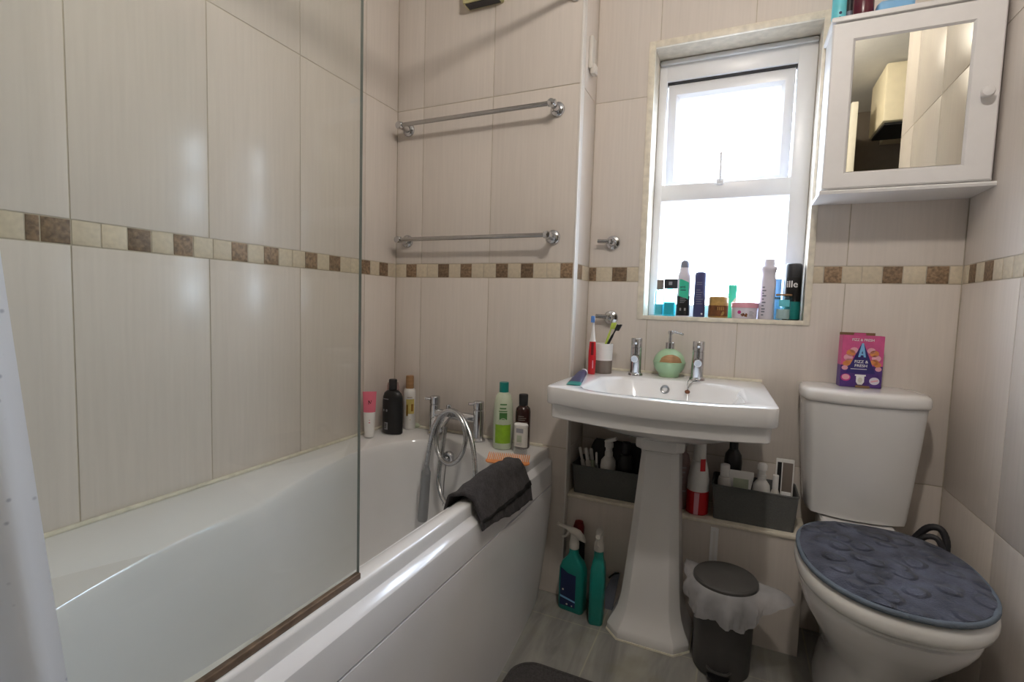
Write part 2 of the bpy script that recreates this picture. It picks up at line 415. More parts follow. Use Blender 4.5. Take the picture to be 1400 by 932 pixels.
# left wall
bm = BM(); fl = lambda u, z, h: Vector((XL+h, u, z))
box(bm, XL-.08, XL-HT, YF-.08, YE+.08, -.02, ZC, mi=3)
tile_rects(bm, tiles(YF, YE, [.579+.3005*k for k in range(-6, 5)]), fl)
ly = [.529, .580, .634, .686, .737, .788, .837, .890, .943, .993, 1.046, 1.098, 1.149, 1.200, 1.251, 1.304, 1.357, 1.408, 1.462, 1.512, 1.565, 1.618, YE]
tile_rects(bm, mosaic(ly, 'BCCBCBCCBCBCCBCBCCBCBC'), fl)
tile_rects(bm, mosaic(sorted(arange(YF, .529, .0523)), 'CBCCBCBCCBCBCCBCBCCBCBCCBCC'), fl)
struct('wall_left', bm, TM, ang=20)
# bath end wall
bm = BM(); fe = lambda u, z, h: Vector((u, YE-h, z))
box(bm, XL-.08, XC-HT, YE+HT, YS+.10, -.02, ZC, mi=3)
tile_rects(bm, tiles(XL, XC, [-.855, -1.156]), fe)
tile_rects(bm, mosaic([XL+(XC-XL)*k/15 for k in range(16)], 'CBCCBCBCCBCBCCB'), fe)
fr_ = lambda u, z, h: Vector((XC+h, u, z))
tile_rects(bm, tiles(YE, YS, []), fr_)
tile_rects(bm, mosaic([YE, 1.713, 1.768, YS], 'CBC'), fr_)
struct('wall_bath_end', bm, TM, ang=20)
# back wall with the window opening
WX0, WX1, WZ0, WZ1 = -.316, .192, 1.02, 1.957; WY = 1.97
bm = BM(); fb = lambda u, z, h: Vector((u, YS-h, z))
for a, b, d, t in ((XC-.01, WX0, -.02, ZC), (WX1, XR+.08, -.02, ZC), (WX0, WX1, -.02, WZ0), (WX0, WX1, WZ1, ZC)):
    box(bm, a, b, YS+HT, 2.06, d, t, mi=3)
hole = (WX0-.012, WX1+.012, WZ0-.010, WZ1+.012)
rb_ = tiles(XC, XR, [-.301, -.001, .299])
rb_ += mosaic([XC, -.496, -.437, -.381, WX0], 'BCBC') + mosaic([.2, .239, .289, .340, .392, .443, .499, .553, XR], 'CBCCBCBC')
tile_rects(bm, cut(rb_, hole), fb)
# tiled reveals
def rev(bm, f, u0, u1, js):
    q = [u0]+js+[u1]
    tile_rects(bm, [(a, b, YS, WY, 0, 'lr') for a, b in zip(q, q[1:])], f)
rev(bm, lambda u, y, h: Vector((u, y, WZ1+HT-h-.0003)), WX0, WX1, [-.05])
rev(bm, lambda u, y, h: Vector((u, y, WZ0-HT+h+.0003)), WX0, WX1, [-.05])
rev(bm, lambda z, y, h: Vector((WX0-HT+h+.0003, y, z)), WZ0, WZ1, [1.2])
rev(bm, lambda z, y, h: Vector((WX1+HT-h-.0003, y, z)), WZ0, WZ1, [1.2])
struct('wall_back', bm, TM, ang=20)
# right wall, turning outwards behind the photographer's right
bm = BM(); fw = lambda u, z, h: Vector((XR-h, u, z))
box(bm, XR+HT, XR+.10, .76, 2.06, -.02, ZC, mi=3); box(bm, XR+.05, 1.58, .76, .84, -.02, ZC, mi=4)
tile_rects(bm, tiles(.76, YS, [1.525, 1.225, .925]), fw)
tile_rects(bm, mosaic([.76, .802, .853, .904, .955, 1.006, 1.057, 1.108, 1.159, 1.21, 1.261, 1.312, 1.363, 1.414, 1.465, 1.516, 1.567, 1.618, 1.669, 1.720, 1.771, 1.815, YS], 'CBCCBCBCCBCBCCBCCCBCBC'), fw)
struct('wall_right', bm, TM, ang=20)
bm = BM(); box(bm, 1.5, 1.58, YF-.08, .78, -.02, ZC); struct('wall_alcove', bm, 'alcove_paint')
bm = BM(); box(bm, XL-.08, 1.58, YF-.08, YF, -.02, ZC); struct('wall_front', bm, 'alcove_paint')
bm = BM(); box(bm, XL-.08, 1.58, YF-.08, 2.06, ZC, ZC+.06); struct('ceiling', bm, 'ceiling_white')
bm = BM(); box(bm, XL-.08, 1.58, YF-.08, 2.06, -.06, 0); struct('floor', bm, 'vinyl')
# boxed-in ledge under the basin
bm = BM()
LX1, LY, LZ = .222, 1.690, .375
box(bm, XC, LX1, LY, YS, 0, LZ-.008, mi=0)
struct('wall_ledge', bm, ['tile'])
bm = BM(); box(bm, XC+.0005, LX1+.006, LY-.006, YS-.002, LZ-.012, LZ, .003); struct('trim_5', bm, 'cream_trim')
# corner bead, window beads, sealant
bm = BM(); box(bm, XC-.004, XC+.0022, YE-.0022, YE+.034, 0, ZC, .001); struct('trim_1', bm, 'white_trim')
bm = BM(); w = .0225
x0, x1, z0, z1 = WX0-w, WX1+w-.004, WZ0-.014, WZ1+w
for a, b, d, t in ((x0, WX0+.001, z0, z1), (WX1-.001, x1, z0, z1), (WX0, WX1, z0, WZ0+.001), (WX0, WX1, WZ1-.001, z1)):
    box(bm, a, b, YS-.005, YS+.006, d, t, .002)
struct('trim_2', bm, 'cream_trim')
bm = BM()
tube(bm, [(XL+.004, -.05, RIM+.003), (XL+.004, YE, RIM+.003)], .006, 8); tube(bm, [(XL, YE-.004, RIM+.003), (XC-.09, YE-.004, RIM+.003)], .006, 8)
struct('trim_3', bm, 'sealant')
bm = BM()
tube(bm, [(-.5, YS-.003, .814), (.085, YS-.003, .814)], .006, 8)
struct('trim_4', bm, 'sealant')

# ------------------------------------------------------------------ window
win = bpy.data.objects.new('window_1', None); COL.objects.link(win); win.location = (-.06, WY, WZ0); OFF[win] = Vector(win.location); win['kind'] = 'structure'
GT = at(990, 271.5, 1, WY).z            # top of the lower pane
GX0 = at(903.4, 276, 1, WY).x; GX1 = at(1080, 268, 1, WY).x
OX0, OX1 = at(911, 150, 1, WY).x, at(1089, 120, 1, WY).x
OB, OT = at(996, 247, 1, WY).z, at(1000, 99.5, 1, WY).z
bm = BM(); d0, d1 = WY-.004, WY+.062
box(bm, WX0, OX0, d0, d1, WZ0, WZ1, .004); box(bm, OX1, WX1, d0, d1, WZ0, WZ1, .004)
box(bm, OX0-.01, OX1+.01, d0+.001, d1, OT, WZ1, .004); box(bm, OX0-.01, OX1+.01, d0+.001, d1, GT, OB, .005)
box(bm, OX0-.01, OX1+.01, d0+.001, d1, WZ0, WZ0+.045, .004)
box(bm, WX0, WX1, WY-.016, WY, WZ1-.018, WZ1, .008)
for (u0, u1) in ((OX0-.002, GX0), (GX1, OX1+.002)): box(bm, u0, u1, d0+.018, d1, WZ0+.03, GT+.01, .003)
struct('window_frame', bm, 'upvc', win)
bm = BM(); box(bm, GX0-.01, GX1+.01, WY+.035, WY+.041, WZ0+.03, GT+.008); struct('pane', bm, 'window_glass', win)
# top-hung sash standing slightly open
bm = BM(); TL = rad(5)
def sash(x, z, dy):   # z measured down from the hinge
    return Vector((x, WY+.012+dy*math.cos(TL)+z*math.sin(TL), OT-.006-z*math.cos(TL)))
H_ = (OT-OB)+.002
sx0, sx1 = OX0+.003, OX1-.003
ix0, ix1 = at(927, 190, 1, WY+.03).x, at(1064, 180, 1, WY+.03).x
iz0, iz1 = OT-at(1000, 124, 1, WY+.03).z, OT-at(990, 239, 1, WY+.058).z
def sring(x0, x1, a, b, dy): return [sash(x0, a, dy), sash(x1, a, dy), sash(x1, b, dy), sash(x0, b, dy)]
rings = [sring(sx0, sx1, 0, H_, .05), sring(sx0, sx1, 0, H_, 0.002), sring(sx0+.003, sx1-.003, .003, H_-.003, 0), sring(ix0-.012, ix1+.012, iz0-.012, iz1+.012, 0), sring(ix0, ix1, iz0, iz1, .014), sring(ix0, ix1, iz0, iz1, .05)]
loft(bm, rings, False, False); v = [bm.verts[:][-4+i] for i in range(4)]
bm.verts.ensure_lookup_table()
o_, i_ = bm.verts[0:4], bm.verts[20:24]
for k in range(4): bm.faces.new((o_[k], i_[k], i_[(k+1) % 4], o_[(k+1) % 4]))
sa = struct('sash', bm, 'upvc', win)
bm = BM(); loft(bm, [sring(ix0-.003, ix1+.003, iz0-.003, iz1+.003, .02), sring(ix0-.003, ix1+.003, iz0-.003, iz1+.003, .025)]); struct('sash_pane', bm, 'window_glass', sa)
bm = BM(); box(bm, OX0, OX1, WY+.006, WY+.03, OT-.008, OT+.001); struct('seal', bm, 'rubber_black', win)
hb = at(985, 241, 1, WY-.005)
bm = BM(); box(bm, hb.x-.012, hb.x+.012, WY-.012, WY-.002, OB-.012, OB+.008, .003); tube(bm, [(hb.x, WY-.01, OB), (hb.x, WY-.02, OB+.02), (hb.x-.001, WY-.022, at(984, 208, 1, WY-.02).z)], .0042, 10)
struct('window_handle', bm, 'upvc', win)

# ------------------------------------------------------------------ bath
CB = Vector((-.90, .90))
inner = catmull([(-.634, 1.22, 0), (-.655, 1.345, 0), (-.735, 1.445, 0), (-.829, 1.515, 0), (-.927, 1.553, 0), (-1.03, 1.538, 0), (-1.10, 1.48, 0), (-1.14, 1.385, 0), (-1.15, 1.27, 0), (-1.135, 1.12, 0), (-1.11, .98, 0), (-1.075, .83, 0), (-1.03, .60, 0), (-.95, .36, 0), (-.86, .22, 0), (-.76, .16, 0), (-.675, .22, 0), (-.642, .40, 0), (-.636, .75, 0)], 8, True)
def polar(pl, a):
    d = Vector((math.cos(a), math.sin(a))); best = 0
    for p, q in zip(pl, pl[1:]+pl[:1]):
        e = Vector((q.x-p.x, q.y-p.y)); w_ = Vector((p.x-CB.x, p.y-CB.y)); den = d.x*e.y-d.y*e.x
        if abs(den) < 1e-9: continue
        t = (w_.x*e.y-w_.y*e.x)/den; s = (w_.x*d.y-w_.y*d.x)/den
        if t > 0 and -1e-6 <= s <= 1+1e-6: best = max(best, t)
    return best
BX0, BX1, BY0, BY1 = XL+.002, -.592, -.05, YE-.002
rect = [Vector((BX0, BY0, 0)), Vector((BX1, BY0, 0)), Vector((BX1, BY1, 0)), Vector((BX0, BY1, 0))]
angs = sorted([2*PI*k/160 for k in range(160)]+[math.atan2(c.y-CB.y, c.x-CB.x) % (2*PI) for c in rect])
ro = [polar(rect, a) for a in angs]; ri = [polar(inner, a) for a in angs]
def bring(rs, zf):
    return [Vector((CB.x+r*math.cos(a), CB.y+r*math.sin(a), zf(a) if callable(zf) else zf)) for r, a in zip(rs, angs)]
def lerp(a, b, t): return [x+(y-x)*t for x, y in zip(a, b)]
def rinset(dist): return [r-dist for r in ri]
def dish(a):      # the rim dips a little towards the basin on the wall side
    k = max(0, -math.cos(a)); return RIM-.003-.016*k*k
def rxy(i):
    out = []
    for r, a in zip(ro, angs):
        x, y = CB.x+r*math.cos(a), CB.y+r*math.sin(a)
        out.append(math.hypot(min(max(x, BX0+i), BX1-i)-CB.x, min(max(y, BY0+i), BY1-i)-CB.y))
    return out
def orect(i, z):
    return [Vector((min(max(CB.x+r*math.cos(a), BX0+i), BX1-i), min(max(CB.y+r*math.sin(a), BY0+i), BY1-i), z)) for r, a in zip(ro, angs)]
bath = thing('bath', 'long white acrylic bath with panel, along the left tiled wall', 'bath', (-.935, .8, 0))
bm = BM()
R_ = [orect(.014, .503), orect(0, .505), orect(0, RIM-.007), orect(.002, RIM-.002), orect(.007, RIM)]
R_ += [bring(lerp(rxy(.022), ri, .02), RIM), bring([r+.006 for r in ri], lambda a: dish(a)+.0015), bring(ri, lambda a: dish(a)-.003), bring(rinset(.006), .52-.012), bring(rinset(.014), .48)]
R_ += [bring(rinset(.030), .36), bring(rinset(.047), .25), bring(rinset(.062), .18), bring(rinset(.085), .145), bring(rinset(.12), .128), bring([max(.02, (r-.12)*.6) for r in ri], .122), bring([.02]*len(ri), .118)]
loft(bm, R_, False, True)
tub = obj('tub', bm, 'acrylic', bath, ang=50)
# front panel, bowed out at the foot towards the room
prof = [(.514, -.614), (.508, -.600), (.4965, -.574), (.491, -.569), (.484, -.5675), (.425, -.566), (.4192, -.566), (.4188, -.574), (.4140, -.574), (.4136, -.566), (.404, -.5655), (.36, -.565), (.30, -.565), (.22, -.565), (.14, -.565), (.06, -.565), (0, -.565)]
def foot(y): return -.543-(.062*((max(y, .85)-.85)/.81)**2)
bm = BM(); rings = []
for k in range(41):
    y = -.05+(1.663+.05)*k/40; ring = []
    for z, x in prof:
        if z < .405:
            t = (.405-z)/.405; x = -.565+(t**1.6)*(foot(y)+.565)
        e = max(0, (y-1.62)/.043); x -= .010*e*e
        ring.append(Vector((x, y, z)))
    ring += [Vector((-.66, y, 0)), Vector((-.66, y, .514))]
    rings.append(ring)
loft(bm, rings, True, True)
obj('bath_panel', bm, 'panel_white', bath, ang=25)
# overflow on the tap-end wall with its chain
oc = at(612, 626, 1, 1.530)
bm = BM(); M_ = axisM((0, -1, -.06))
lathe(bm, oc, [(.024, -.012), (.024, .002), (.021, .006), (.015, .0065), (.013, .004), (0, .004)], M=M_)
lathe(bm, oc+Vector((0, -.006, 0)), [(.009, 0), (.009, .006), (.006, .009), (0, .009)], M=M_, seg=20)
obj('overflow', bm, 'chrome', bath)
bm = BM(); tube(bm, catmull([oc+Vector((0, -.010, -.018)), oc+Vector((-.006, -.012, -.09)), oc+Vector((-.009, -.016, -.20)), oc+Vector((-.02, -.05, -.335))], 10), .0016, 6); obj('plug_chain', bm, 'dull_chrome', bath)

# mixer tap with wound-up hose and hanging handset
MY = 1.612
pl_, pr_ = at(594, 586, 1, MY), at(653.5, 596, 1, MY)
pl_.z = pr_.z = RIM
mx_ = thing('bath_mixer_tap', 'chrome bath mixer tap with coiled shower hose, on the tap end of the bath', 'tap', ((pl_.x+pr_.x)/2, MY, RIM))
ZB = at(640, 571, 1, MY-.01).z
for p_, topv in ((pl_, at(594.6, 545, 1, MY).z), (pr_, at(651.7, 552, 1, MY).z)):
    h = .148
    bm = BM(); lathe(bm, p_, [(.027, 0), (.027, .005), (.023, .009), (.0195, .012), (.0195, h-.034), (.0175, h-.032), (.0175, h-.030), (.0195, h-.028), (.0195, h-.003), (.017, h), (0, h)])
    pp = obj('pillar', bm, 'chrome', mx_)
    bm = BM(); d = Vector((-.55, -.6, .12)).normalized(); a = p_+Vector((0, 0, h-.013))
    tube(bm, [a+d*.012, a+d*.04], .0052, 12); obj('lever', bm, 'chrome', pp)
bm = BM()
cyl(bm, (pl_.x, MY, ZB), (pr_.x, MY, ZB), .0165, bev=.001)
dc = Vector((pl_.x+.05, MY-.03, ZB-.012)); cyl(bm, (dc.x, MY, dc.z), (dc.x, MY-.075, dc.z-.002), .019, bev=.003)
cyl(bm, (dc.x+.022, MY-.02, ZB), (dc.x+.022, MY-.085, ZB-.04), .014, bev=.002)
cyl(bm, (dc.x+.03, MY-.03, ZB), (dc.x+.03, MY-.03, ZB+.045), .009, bev=.002)
obj('body', bm, 'chrome', mx_)
bm = BM(); kc = at(598.7, 577, 1, MY-.085); cyl(bm, kc+Vector((0, .02, 0)), kc+Vector((0, -.012, 0)), .0115, bev=.002); cyl(bm, (dc.x, MY-.06, dc.z), kc+Vector((0, .012, 0)), .009); obj('diverter_knob', bm, 'chrome', mx_)
# hose: traced as it hangs a hand's breadth in front of the tap
hp = [(609, 583, 1.535), (605, 612, 1.52), (601, 640, 1.50), (600, 662, 1.485), (606, 682, 1.465), (620, 693, 1.445), (637, 690, 1.43), (648, 672, 1.425), (650, 650, 1.43), (648, 620, 1.45), (642, 592, 1.47), (631, 569, 1.485), (618, 561, 1.495), (607, 567, 1.49), (599, 583, 1.48), (596.5, 606, 1.468), (602, 625, 1.455), (615, 634, 1.44), (629, 625, 1.44), (636, 604, 1.45), (634, 582, 1.46), (625, 566, 1.468), (614, 561, 1.47), (603, 567, 1.468), (594, 582, 1.462), (588, 605, 1.46), (584.5, 628, 1.46), (583.5, 636, 1.46)]
bm = BM(); pth = catmull([at(u, v, 1, y) for u, v, y in hp], 14); tube(bm, pth, .0076, 10, ridged=.10); obj('hose', bm, 'hose_metal', mx_, ang=60)
h0, h1 = at(583.6, 634, 1, 1.46), at(577.5, 711, 1, 1.463)
bm = BM(); dv = h1-h0; n_ = 12
pr = [(0, .0085), (.06, .0085), (.07, .0105), (.10, .0115), (.13, .0155), (.15, .0165), (.17, .0165), (.178, .0155), (.182, .0165), (.9, .0185), (.97, .0185), (1, .0165)]
tube(bm, [h0+dv*t for t, r in pr], 1, 24, radii=[r for t, r in pr]); obj('handset', bm, 'handset_grey', mx_)

# shower screen
ss = thing('shower_screen', 'clear glass shower screen standing on the bath rim', 'shower screen', (-.605, .35, RIM))
bm = BM(); box(bm, -.608, -.602, -.05, .689, RIM+.011, 1.98)
for f in bm.faces:
    if abs(f.normal.x) < .5: f.material_index = 1
obj('glass_pane', bm, ['screen_glass', 'glass_edge'], ss)
bm = BM(); box(bm, -.6105, -.5995, -.05, .691, RIM, RIM+.012, .002); obj('bottom_seal', bm, 'seal_brown', ss)

# curtain rail and curtain
rl = thing('curtain_rail', 'white shower curtain rail above the bath edge', 'curtain rail', (-.552, .45, 2.085))
bm = BM(); tube(bm, [(-.552, YF+.004, 2.085), (-.552, YE-.004, 2.085)], .0105, 14); obj('rail', bm, 'white_trim', rl)
for y0, y1 in ((YF+.001, YF+.012), (YE-.012, YE-.001)):
    bm = BM(); cyl(bm, (-.552, y0, 2.085), (-.552, y1, 2.085), .024, bev=.002); obj('rail_flange', bm, 'white_trim', rl)
cu = thing('shower_curtain', 'pale blue dotted shower curtain gathered at the left edge', 'curtain', (-.55, 0, .55))
bm = BM(); NU, NV = 70, 30; g = []
for j in range(NV+1):
    z = .545+(2.062-.545)*j/NV; row = []
    ye = .240-.0838*(z-.676)
    for i in range(NU+1):
        t = i/NU; y = ye-(.42)*t
        amp = .012*min(1, t*9)*(1 if z < 1.9 else .8)
        row.append(bm.verts.new((-.561+amp*math.sin(t*2*PI*6.5)+.004*math.sin(z*5+t*9), y, z)))
    g.append(row)
for j in range(NV):
    for i in range(NU): bm.faces.new((g[j][i], g[j][i+1], g[j+1][i+1], g[j+1][i]))
obj('cloth', bm, 'curtain_cloth', cu)
for k in range(6):
    y = .10-.068*k
    bm = BM(); tube(bm, [Vector((-.552+.0175*math.cos(a), y, 2.082+.019*math.sin(a))) for a in [2*PI*q/20 for q in range(21)]], .0018, 6); obj('ring', bm, 'white_trim', cu)

# ------------------------------------------------------------------ basin
bx = -.198
def basin_ring(i, z, back=YS-.002, n=10):
    xa, xb = -.502+i, .106-i; pts = []
    fy = lambda x: 1.300+.062*((x+.198)/.30)**2+i
    def cor(cx, cy_, r, a0, a1): return [Vector((cx+r*math.cos(a0+(a1-a0)*k/n), cy_+r*math.sin(a0+(a1-a0)*k/n), z)) for k in range(n+1)]
    r = max(.036-i, .006)
    yl = fy(xa+r)
    pts += cor(xa+r, yl+r, r, PI, 1.5*PI)
    for k in range(1, 24): 
        x = xa+r+(xb-xa-2*r)*k/24; pts.append(Vector((x, fy(x), z)))
    pts += cor(xb-r, yl+r, r, 1.5*PI, 2*PI)
    pts += [Vector((xb-.012, 1.70, z)), Vector((xb-.02, back, z)), Vector((0, back, z)), Vector((-.2, back, z)), Vector((-.4, back, z)), Vector((xa+.004, back, z)), Vector((xa+.002, 1.70, z))]
    return pts
bc = Vector((-.19, 1.53))
def to_shape(ring, fx, z):
    """map a rim ring onto another outline by angle about the bowl centre"""
    out = []
    for p in ring:
        a = math.atan2(p.y-bc.y, p.x-bc.x); out.append(fx(a, z))
    return out
def sup(hx, hy, ex, cx=-.19, cy_=1.53):
    def f(a, z):
        c, s = math.cos(a), math.sin(a)
        # angle-true superellipse
        r = (abs(c/hx)**ex+abs(s/hy)**ex)**(-1/ex)
        return Vector((cx+r*c, cy_+r*s, z))
    return f
sink = thing('wash_basin', 'white ceramic pedestal wash basin with stepped bow front, under the window', 'basin', (bx, 1.6, .66))
bm = BM(); ZS = .812
top = basin_ring(.004, ZS)
R_ = []
R_ += [to_shape(basin_ring(.02, 0), sup(.10, .11, 3, cy_=1.64), .656), to_shape(basin_ring(.02, 0), sup(.155, .145, 2.6, cy_=1.62), .662), to_shape(basin_ring(.02, 0), sup(.215, .18, 2.6, cy_=1.60), .685), to_shape(basin_ring(.02, 0), sup(.25, .205, 2.8, cy_=1.58), .722)]
R_ += [basin_ring(.024, .724), basin_ring(.018, .719), basin_ring(.015, .722), basin_ring(.014, .757), basin_ring(.012, .761), basin_ring(.002, .762), basin_ring(0, .765), basin_ring(0, ZS-.006), basin_ring(.0015, ZS-.002), basin_ring(.006, ZS)]
zz = lambda hx, hy, ex, z, cy2=1.53: to_shape(top, sup(hx, hy, ex, cy_=cy2), z)
R_ += [zz(.234, .190, 4, ZS), zz(.227, .183, 4, ZS-.003), zz(.221, .176, 3.8, ZS-.012), zz(.205, .160, 3.4, ZS-.06), zz(.185, .13, 3.2, ZS-.10), zz(.12, .085, 2.5, ZS-.125), zz(.025, .025, 2, ZS-.132)]
loft(bm, R_, True, True)
obj('bowl', bm, 'ceramic', sink, ang=35)
ov = Vector((-.186, 1.53+.168, .772)); q = at(909, 532, 1, 1.698); ov.x, ov.z = q.x, q.z
bm = BM(); lathe(bm, ov+Vector((0, .0, 0)), [(.0145, -.012), (.0145, .001), (.012, .003), (.0085, .002), (.0085, -.004), (0, -.004)], M=axisM((0, -1, .3))); obj('overflow', bm, 'handset_grey', sink)
# bead chain and plug hung over the bowl
bm = BM(); tb = at(953, 520, 2, ZS+.002); e1 = at(940, 534, 1, 1.69)
tube(bm, catmull([(tb.x+.012, tb.y-.020, ZS+.006), (tb.x+.004, tb.y-.034, ZS+.004), (tb.x-.012, 1.705, ZS+.001), (e1.x+.002, 1.69, e1.z+.012), e1], 8), .0022, 8, mi=0)
tube(bm, catmull([(tb.x-.019, tb.y-.016, ZS+.006), (e1.x-.002, 1.708, ZS-.001), e1+Vector((0, -.004, -.004)), e1+Vector((.002, -.02, -.03))], 8), .0014, 8, mi=0)
obj('plug_chain', bm, 'dull_chrome', sink)
bm = BM(); lathe(bm, e1+Vector((0, -.004, -.003)), [(0, -.006), (.006, -.005), (.0085, 0), (.006, .005), (0, .006)], seg=16); obj('chain_stay', bm, 'rust', sink)

# pedestal
pd = thing('basin_pedestal', 'tapering white ceramic pedestal carrying the wash basin', 'pedestal', (-.2, 1.6, 0))
def chamf(cx, hx, yf, yb, c, z):
    return [Vector(p+(z,)) for p in ((cx-hx+c, yf), (cx+hx-c, yf), (cx+hx, yf+c), (cx+hx, yb), (cx-hx, yb), (cx-hx, yf+c))]
bm = BM()
pp = [(0, .127, 1.520, .042), (.022, .127, 1.520, .042), (.034, .122, 1.525, .040), (.06, .108, 1.537, .036), (.085, .099, 1.545, .032), (.12, .092, 1.550, .030), (.18, .086, 1.553, .028), (.35, .073, 1.558, .025), (.52, .062, 1.562, .022), (.595, .057, 1.564, .02), (.606, .058, 1.560, .02), (.612, .071, 1.548, .022), (.618, .073, 1.546, .022), (.654, .073, 1.546, .022), (.657, .068, 1.55, .02)]
loft(bm, [chamf(-.207+.010*min(1, z/.6), hx, yf, 1.686, c, z) for z, hx, yf, c in pp], True, True)
po = obj('column', bm, 'ceramic', pd, ang=60)
md = po.modifiers.new('b', 'BEVEL'); md.width = .006; md.segments = 3; md.limit_method = 'ANGLE'; md.angle_limit = rad(25)
bm = BM(); loft(bm, [chamf(-.207, .130, 1.5165, 1.686, .043, 0), chamf(-.207, .129, 1.5175, 1.686, .043, .004), chamf(-.207, .126, 1.5205, 1.686, .042, .0045)]); obj('floor_bead', bm, 'sealant', pd)

# pillar taps
def basin_tap(p, label):
    t = thing('basin_tap', label, 'tap', p, 'pillar taps on the wash basin')
    bm = BM(); lathe(bm, p, [(.025, 0), (.025, .004), (.022, .008), (.019, .010), (.019, .012), (.019, .095), (.0178, .096), (.0178, .0985), (.019, .1), (.019, .128), (.0175, .130), (0, .130)]); obj('pillar', bm, 'chrome', t)
    bm = BM(); s = p+Vector((0, 0, .067)); f = Vector((-p.x*.3-.02, -1, -.12)).normalized(); cyl(bm, s+f*.012, s+f*.052, .0125, bev=.0015); obj('spout', bm, 'chrome', t)
    bm = BM(); lathe(bm, s+f*.0522, [(.0095, 0), (.0095, .0008), (0, .0008)], M=axisM(f)); obj('outlet', bm, 'dull_chrome', t)
    bm = BM(); s2 = p+Vector((0, 0, .116)); tube(bm, [s2+f*.017, s2+f*.026], .004, 10); obj('lever_stub', bm, 'chrome', t)
    return t
tl = at(869.5, 512, 2, ZS); tr = at(953, 519, 2, ZS)
tl.y = tr.y = 1.765; tl.x = at(869.5, 490, 1, 1.765).x; tr.x = at(954, 495, 1, 1.765).x
t1 = basin_tap(Vector((tl.x, tl.y, ZS)), 'left chrome pillar tap on the wash basin, beside the tumbler')
dup(t1, (tr.x-tl.x, 0, 0), 'right chrome pillar tap on the wash basin, with the plug chain at its foot')

# ------------------------------------------------------------------ toilet
tx = .349
wc = thing('toilet', 'white close-coupled toilet in the right corner below the cabinet', 'toilet', (tx, 1.5, 0))
def dring(hx, yf, z, yb=YS-.003, bow=.045, n=22, x=None):
    """rounded D plan: flat back on the wall, bowed front"""
    x = tx if x is None else x
    pts = []; c = .05
    for k in range(n+1):
        t = -1+2*k/n; u = x+hx*math.sin(t*PI/2); s = abs(math.sin(t*PI/2))
        pts.append(Vector((u, yf+bow*s**2.2+(.05*max(0, s-.9)*10*max(0, s-.9)*10 if s > .9 else 0), z)))
    pts += [Vector((x+hx, yb-.03, z)), Vector((x+hx-.004, yb, z)), Vector((x+hx*.5, yb, z)), Vector((x, yb, z)), Vector((x-hx*.5, yb, z)), Vector((x-hx+.004, yb, z)), Vector((x-hx, yb-.03, z))]
    return pts
bm = BM(); loft(bm, [dring(.112, 1.71, .446, bow=.02), dring(.126, 1.692, .450, bow=.035), dring(.131, 1.686, .465), dring(.141, 1.682, .58), dring(.150, 1.674, .70), dring(.155, 1.669, .788)], True, True); cis = obj('cistern', bm, 'ceramic', wc, ang=50)
bm = BM(); loft(bm, [dring(.156, 1.668, .7885), dring(.159, 1.664, .791), dring(.160, 1.662, .797), dring(.160, 1.662, .815), dring(.157, 1.666, .822), dring(.148, 1.676, .826), dring(.10, 1.70, .8275, bow=.03)], True, True); obj('cistern_lid', bm, 'ceramic', wc, ang=60)
def egg(hx, yfront, yback, z, cy_=1.40, n=56, ex=2.5, x=tx):
    out = []
    for k in range(n):
        a = 2*PI*k/n; c, s = math.cos(a), math.sin(a)
        if s < 0: p = (x+hx*math.copysign(abs(c)**(2/2.25), c), cy_-(cy_-yfront)*abs(s)**(2/2.25), z)
        else: p = (x+hx*math.copysign(abs(c)**(2/ex), c), cy_+(yback-cy_)*abs(s)**(2/ex), z)
        out.append(Vector(p))
    return out
bm = BM()
loft(bm, [egg(.098, 1.31, 1.80, 0, 1.55), egg(.098, 1.31, 1.80, .02, 1.55), egg(.088, 1.335, 1.79, .06, 1.55), egg(.083, 1.35, 1.78, .12, 1.55), egg(.088, 1.345, 1.77, .18, 1.53), egg(.108, 1.31, 1.755, .23, 1.50), egg(.138, 1.255, 1.74, .29, 1.47), egg(.160, 1.212, 1.72, .34, 1.43), egg(.169, 1.185, 1.70, .375, 1.42), egg(.172, 1.180, 1.70, .396, 1.42), egg(.166, 1.188, 1.695, .403, 1.42)], True, True)
obj('pan', bm, 'ceramic', wc, ang=60)
bm = BM(); rrbox(bm, tx, 1.755, .092, .085, .03, [(.006, .30), (0, .31), (0, .438), (.006, .444)]); obj('pan_back', bm, 'ceramic', wc)
bm = BM(); loft(bm, [egg(.170, 1.178, 1.625, .4045), egg(.174, 1.173, 1.628, .4065), egg(.174, 1.173, 1.628, .4095), egg(.172, 1.176, 1.627, .4115)], True, True); obj('seat', bm, 'toilet_plastic', wc, ang=60)
bm = BM(); loft(bm, [egg(.174, 1.172, 1.625, .4135), egg(.181, 1.164, 1.630, .418), egg(.184, 1.161, 1.632, .428), egg(.184, 1.161, 1.632, .440), egg(.180, 1.166, 1.629, .4525), egg(.165, 1.185, 1.615, .459)], True, True); lidp = obj('lid', bm, 'toilet_plastic', wc, ang=60)
for dx in (-.07, .07):
    bm = BM(); cyl(bm, (tx+dx-.02, 1.640, .425), (tx+dx+.02, 1.640, .425), .011, bev=.002); obj('hinge', bm, 'toilet_plastic', wc)
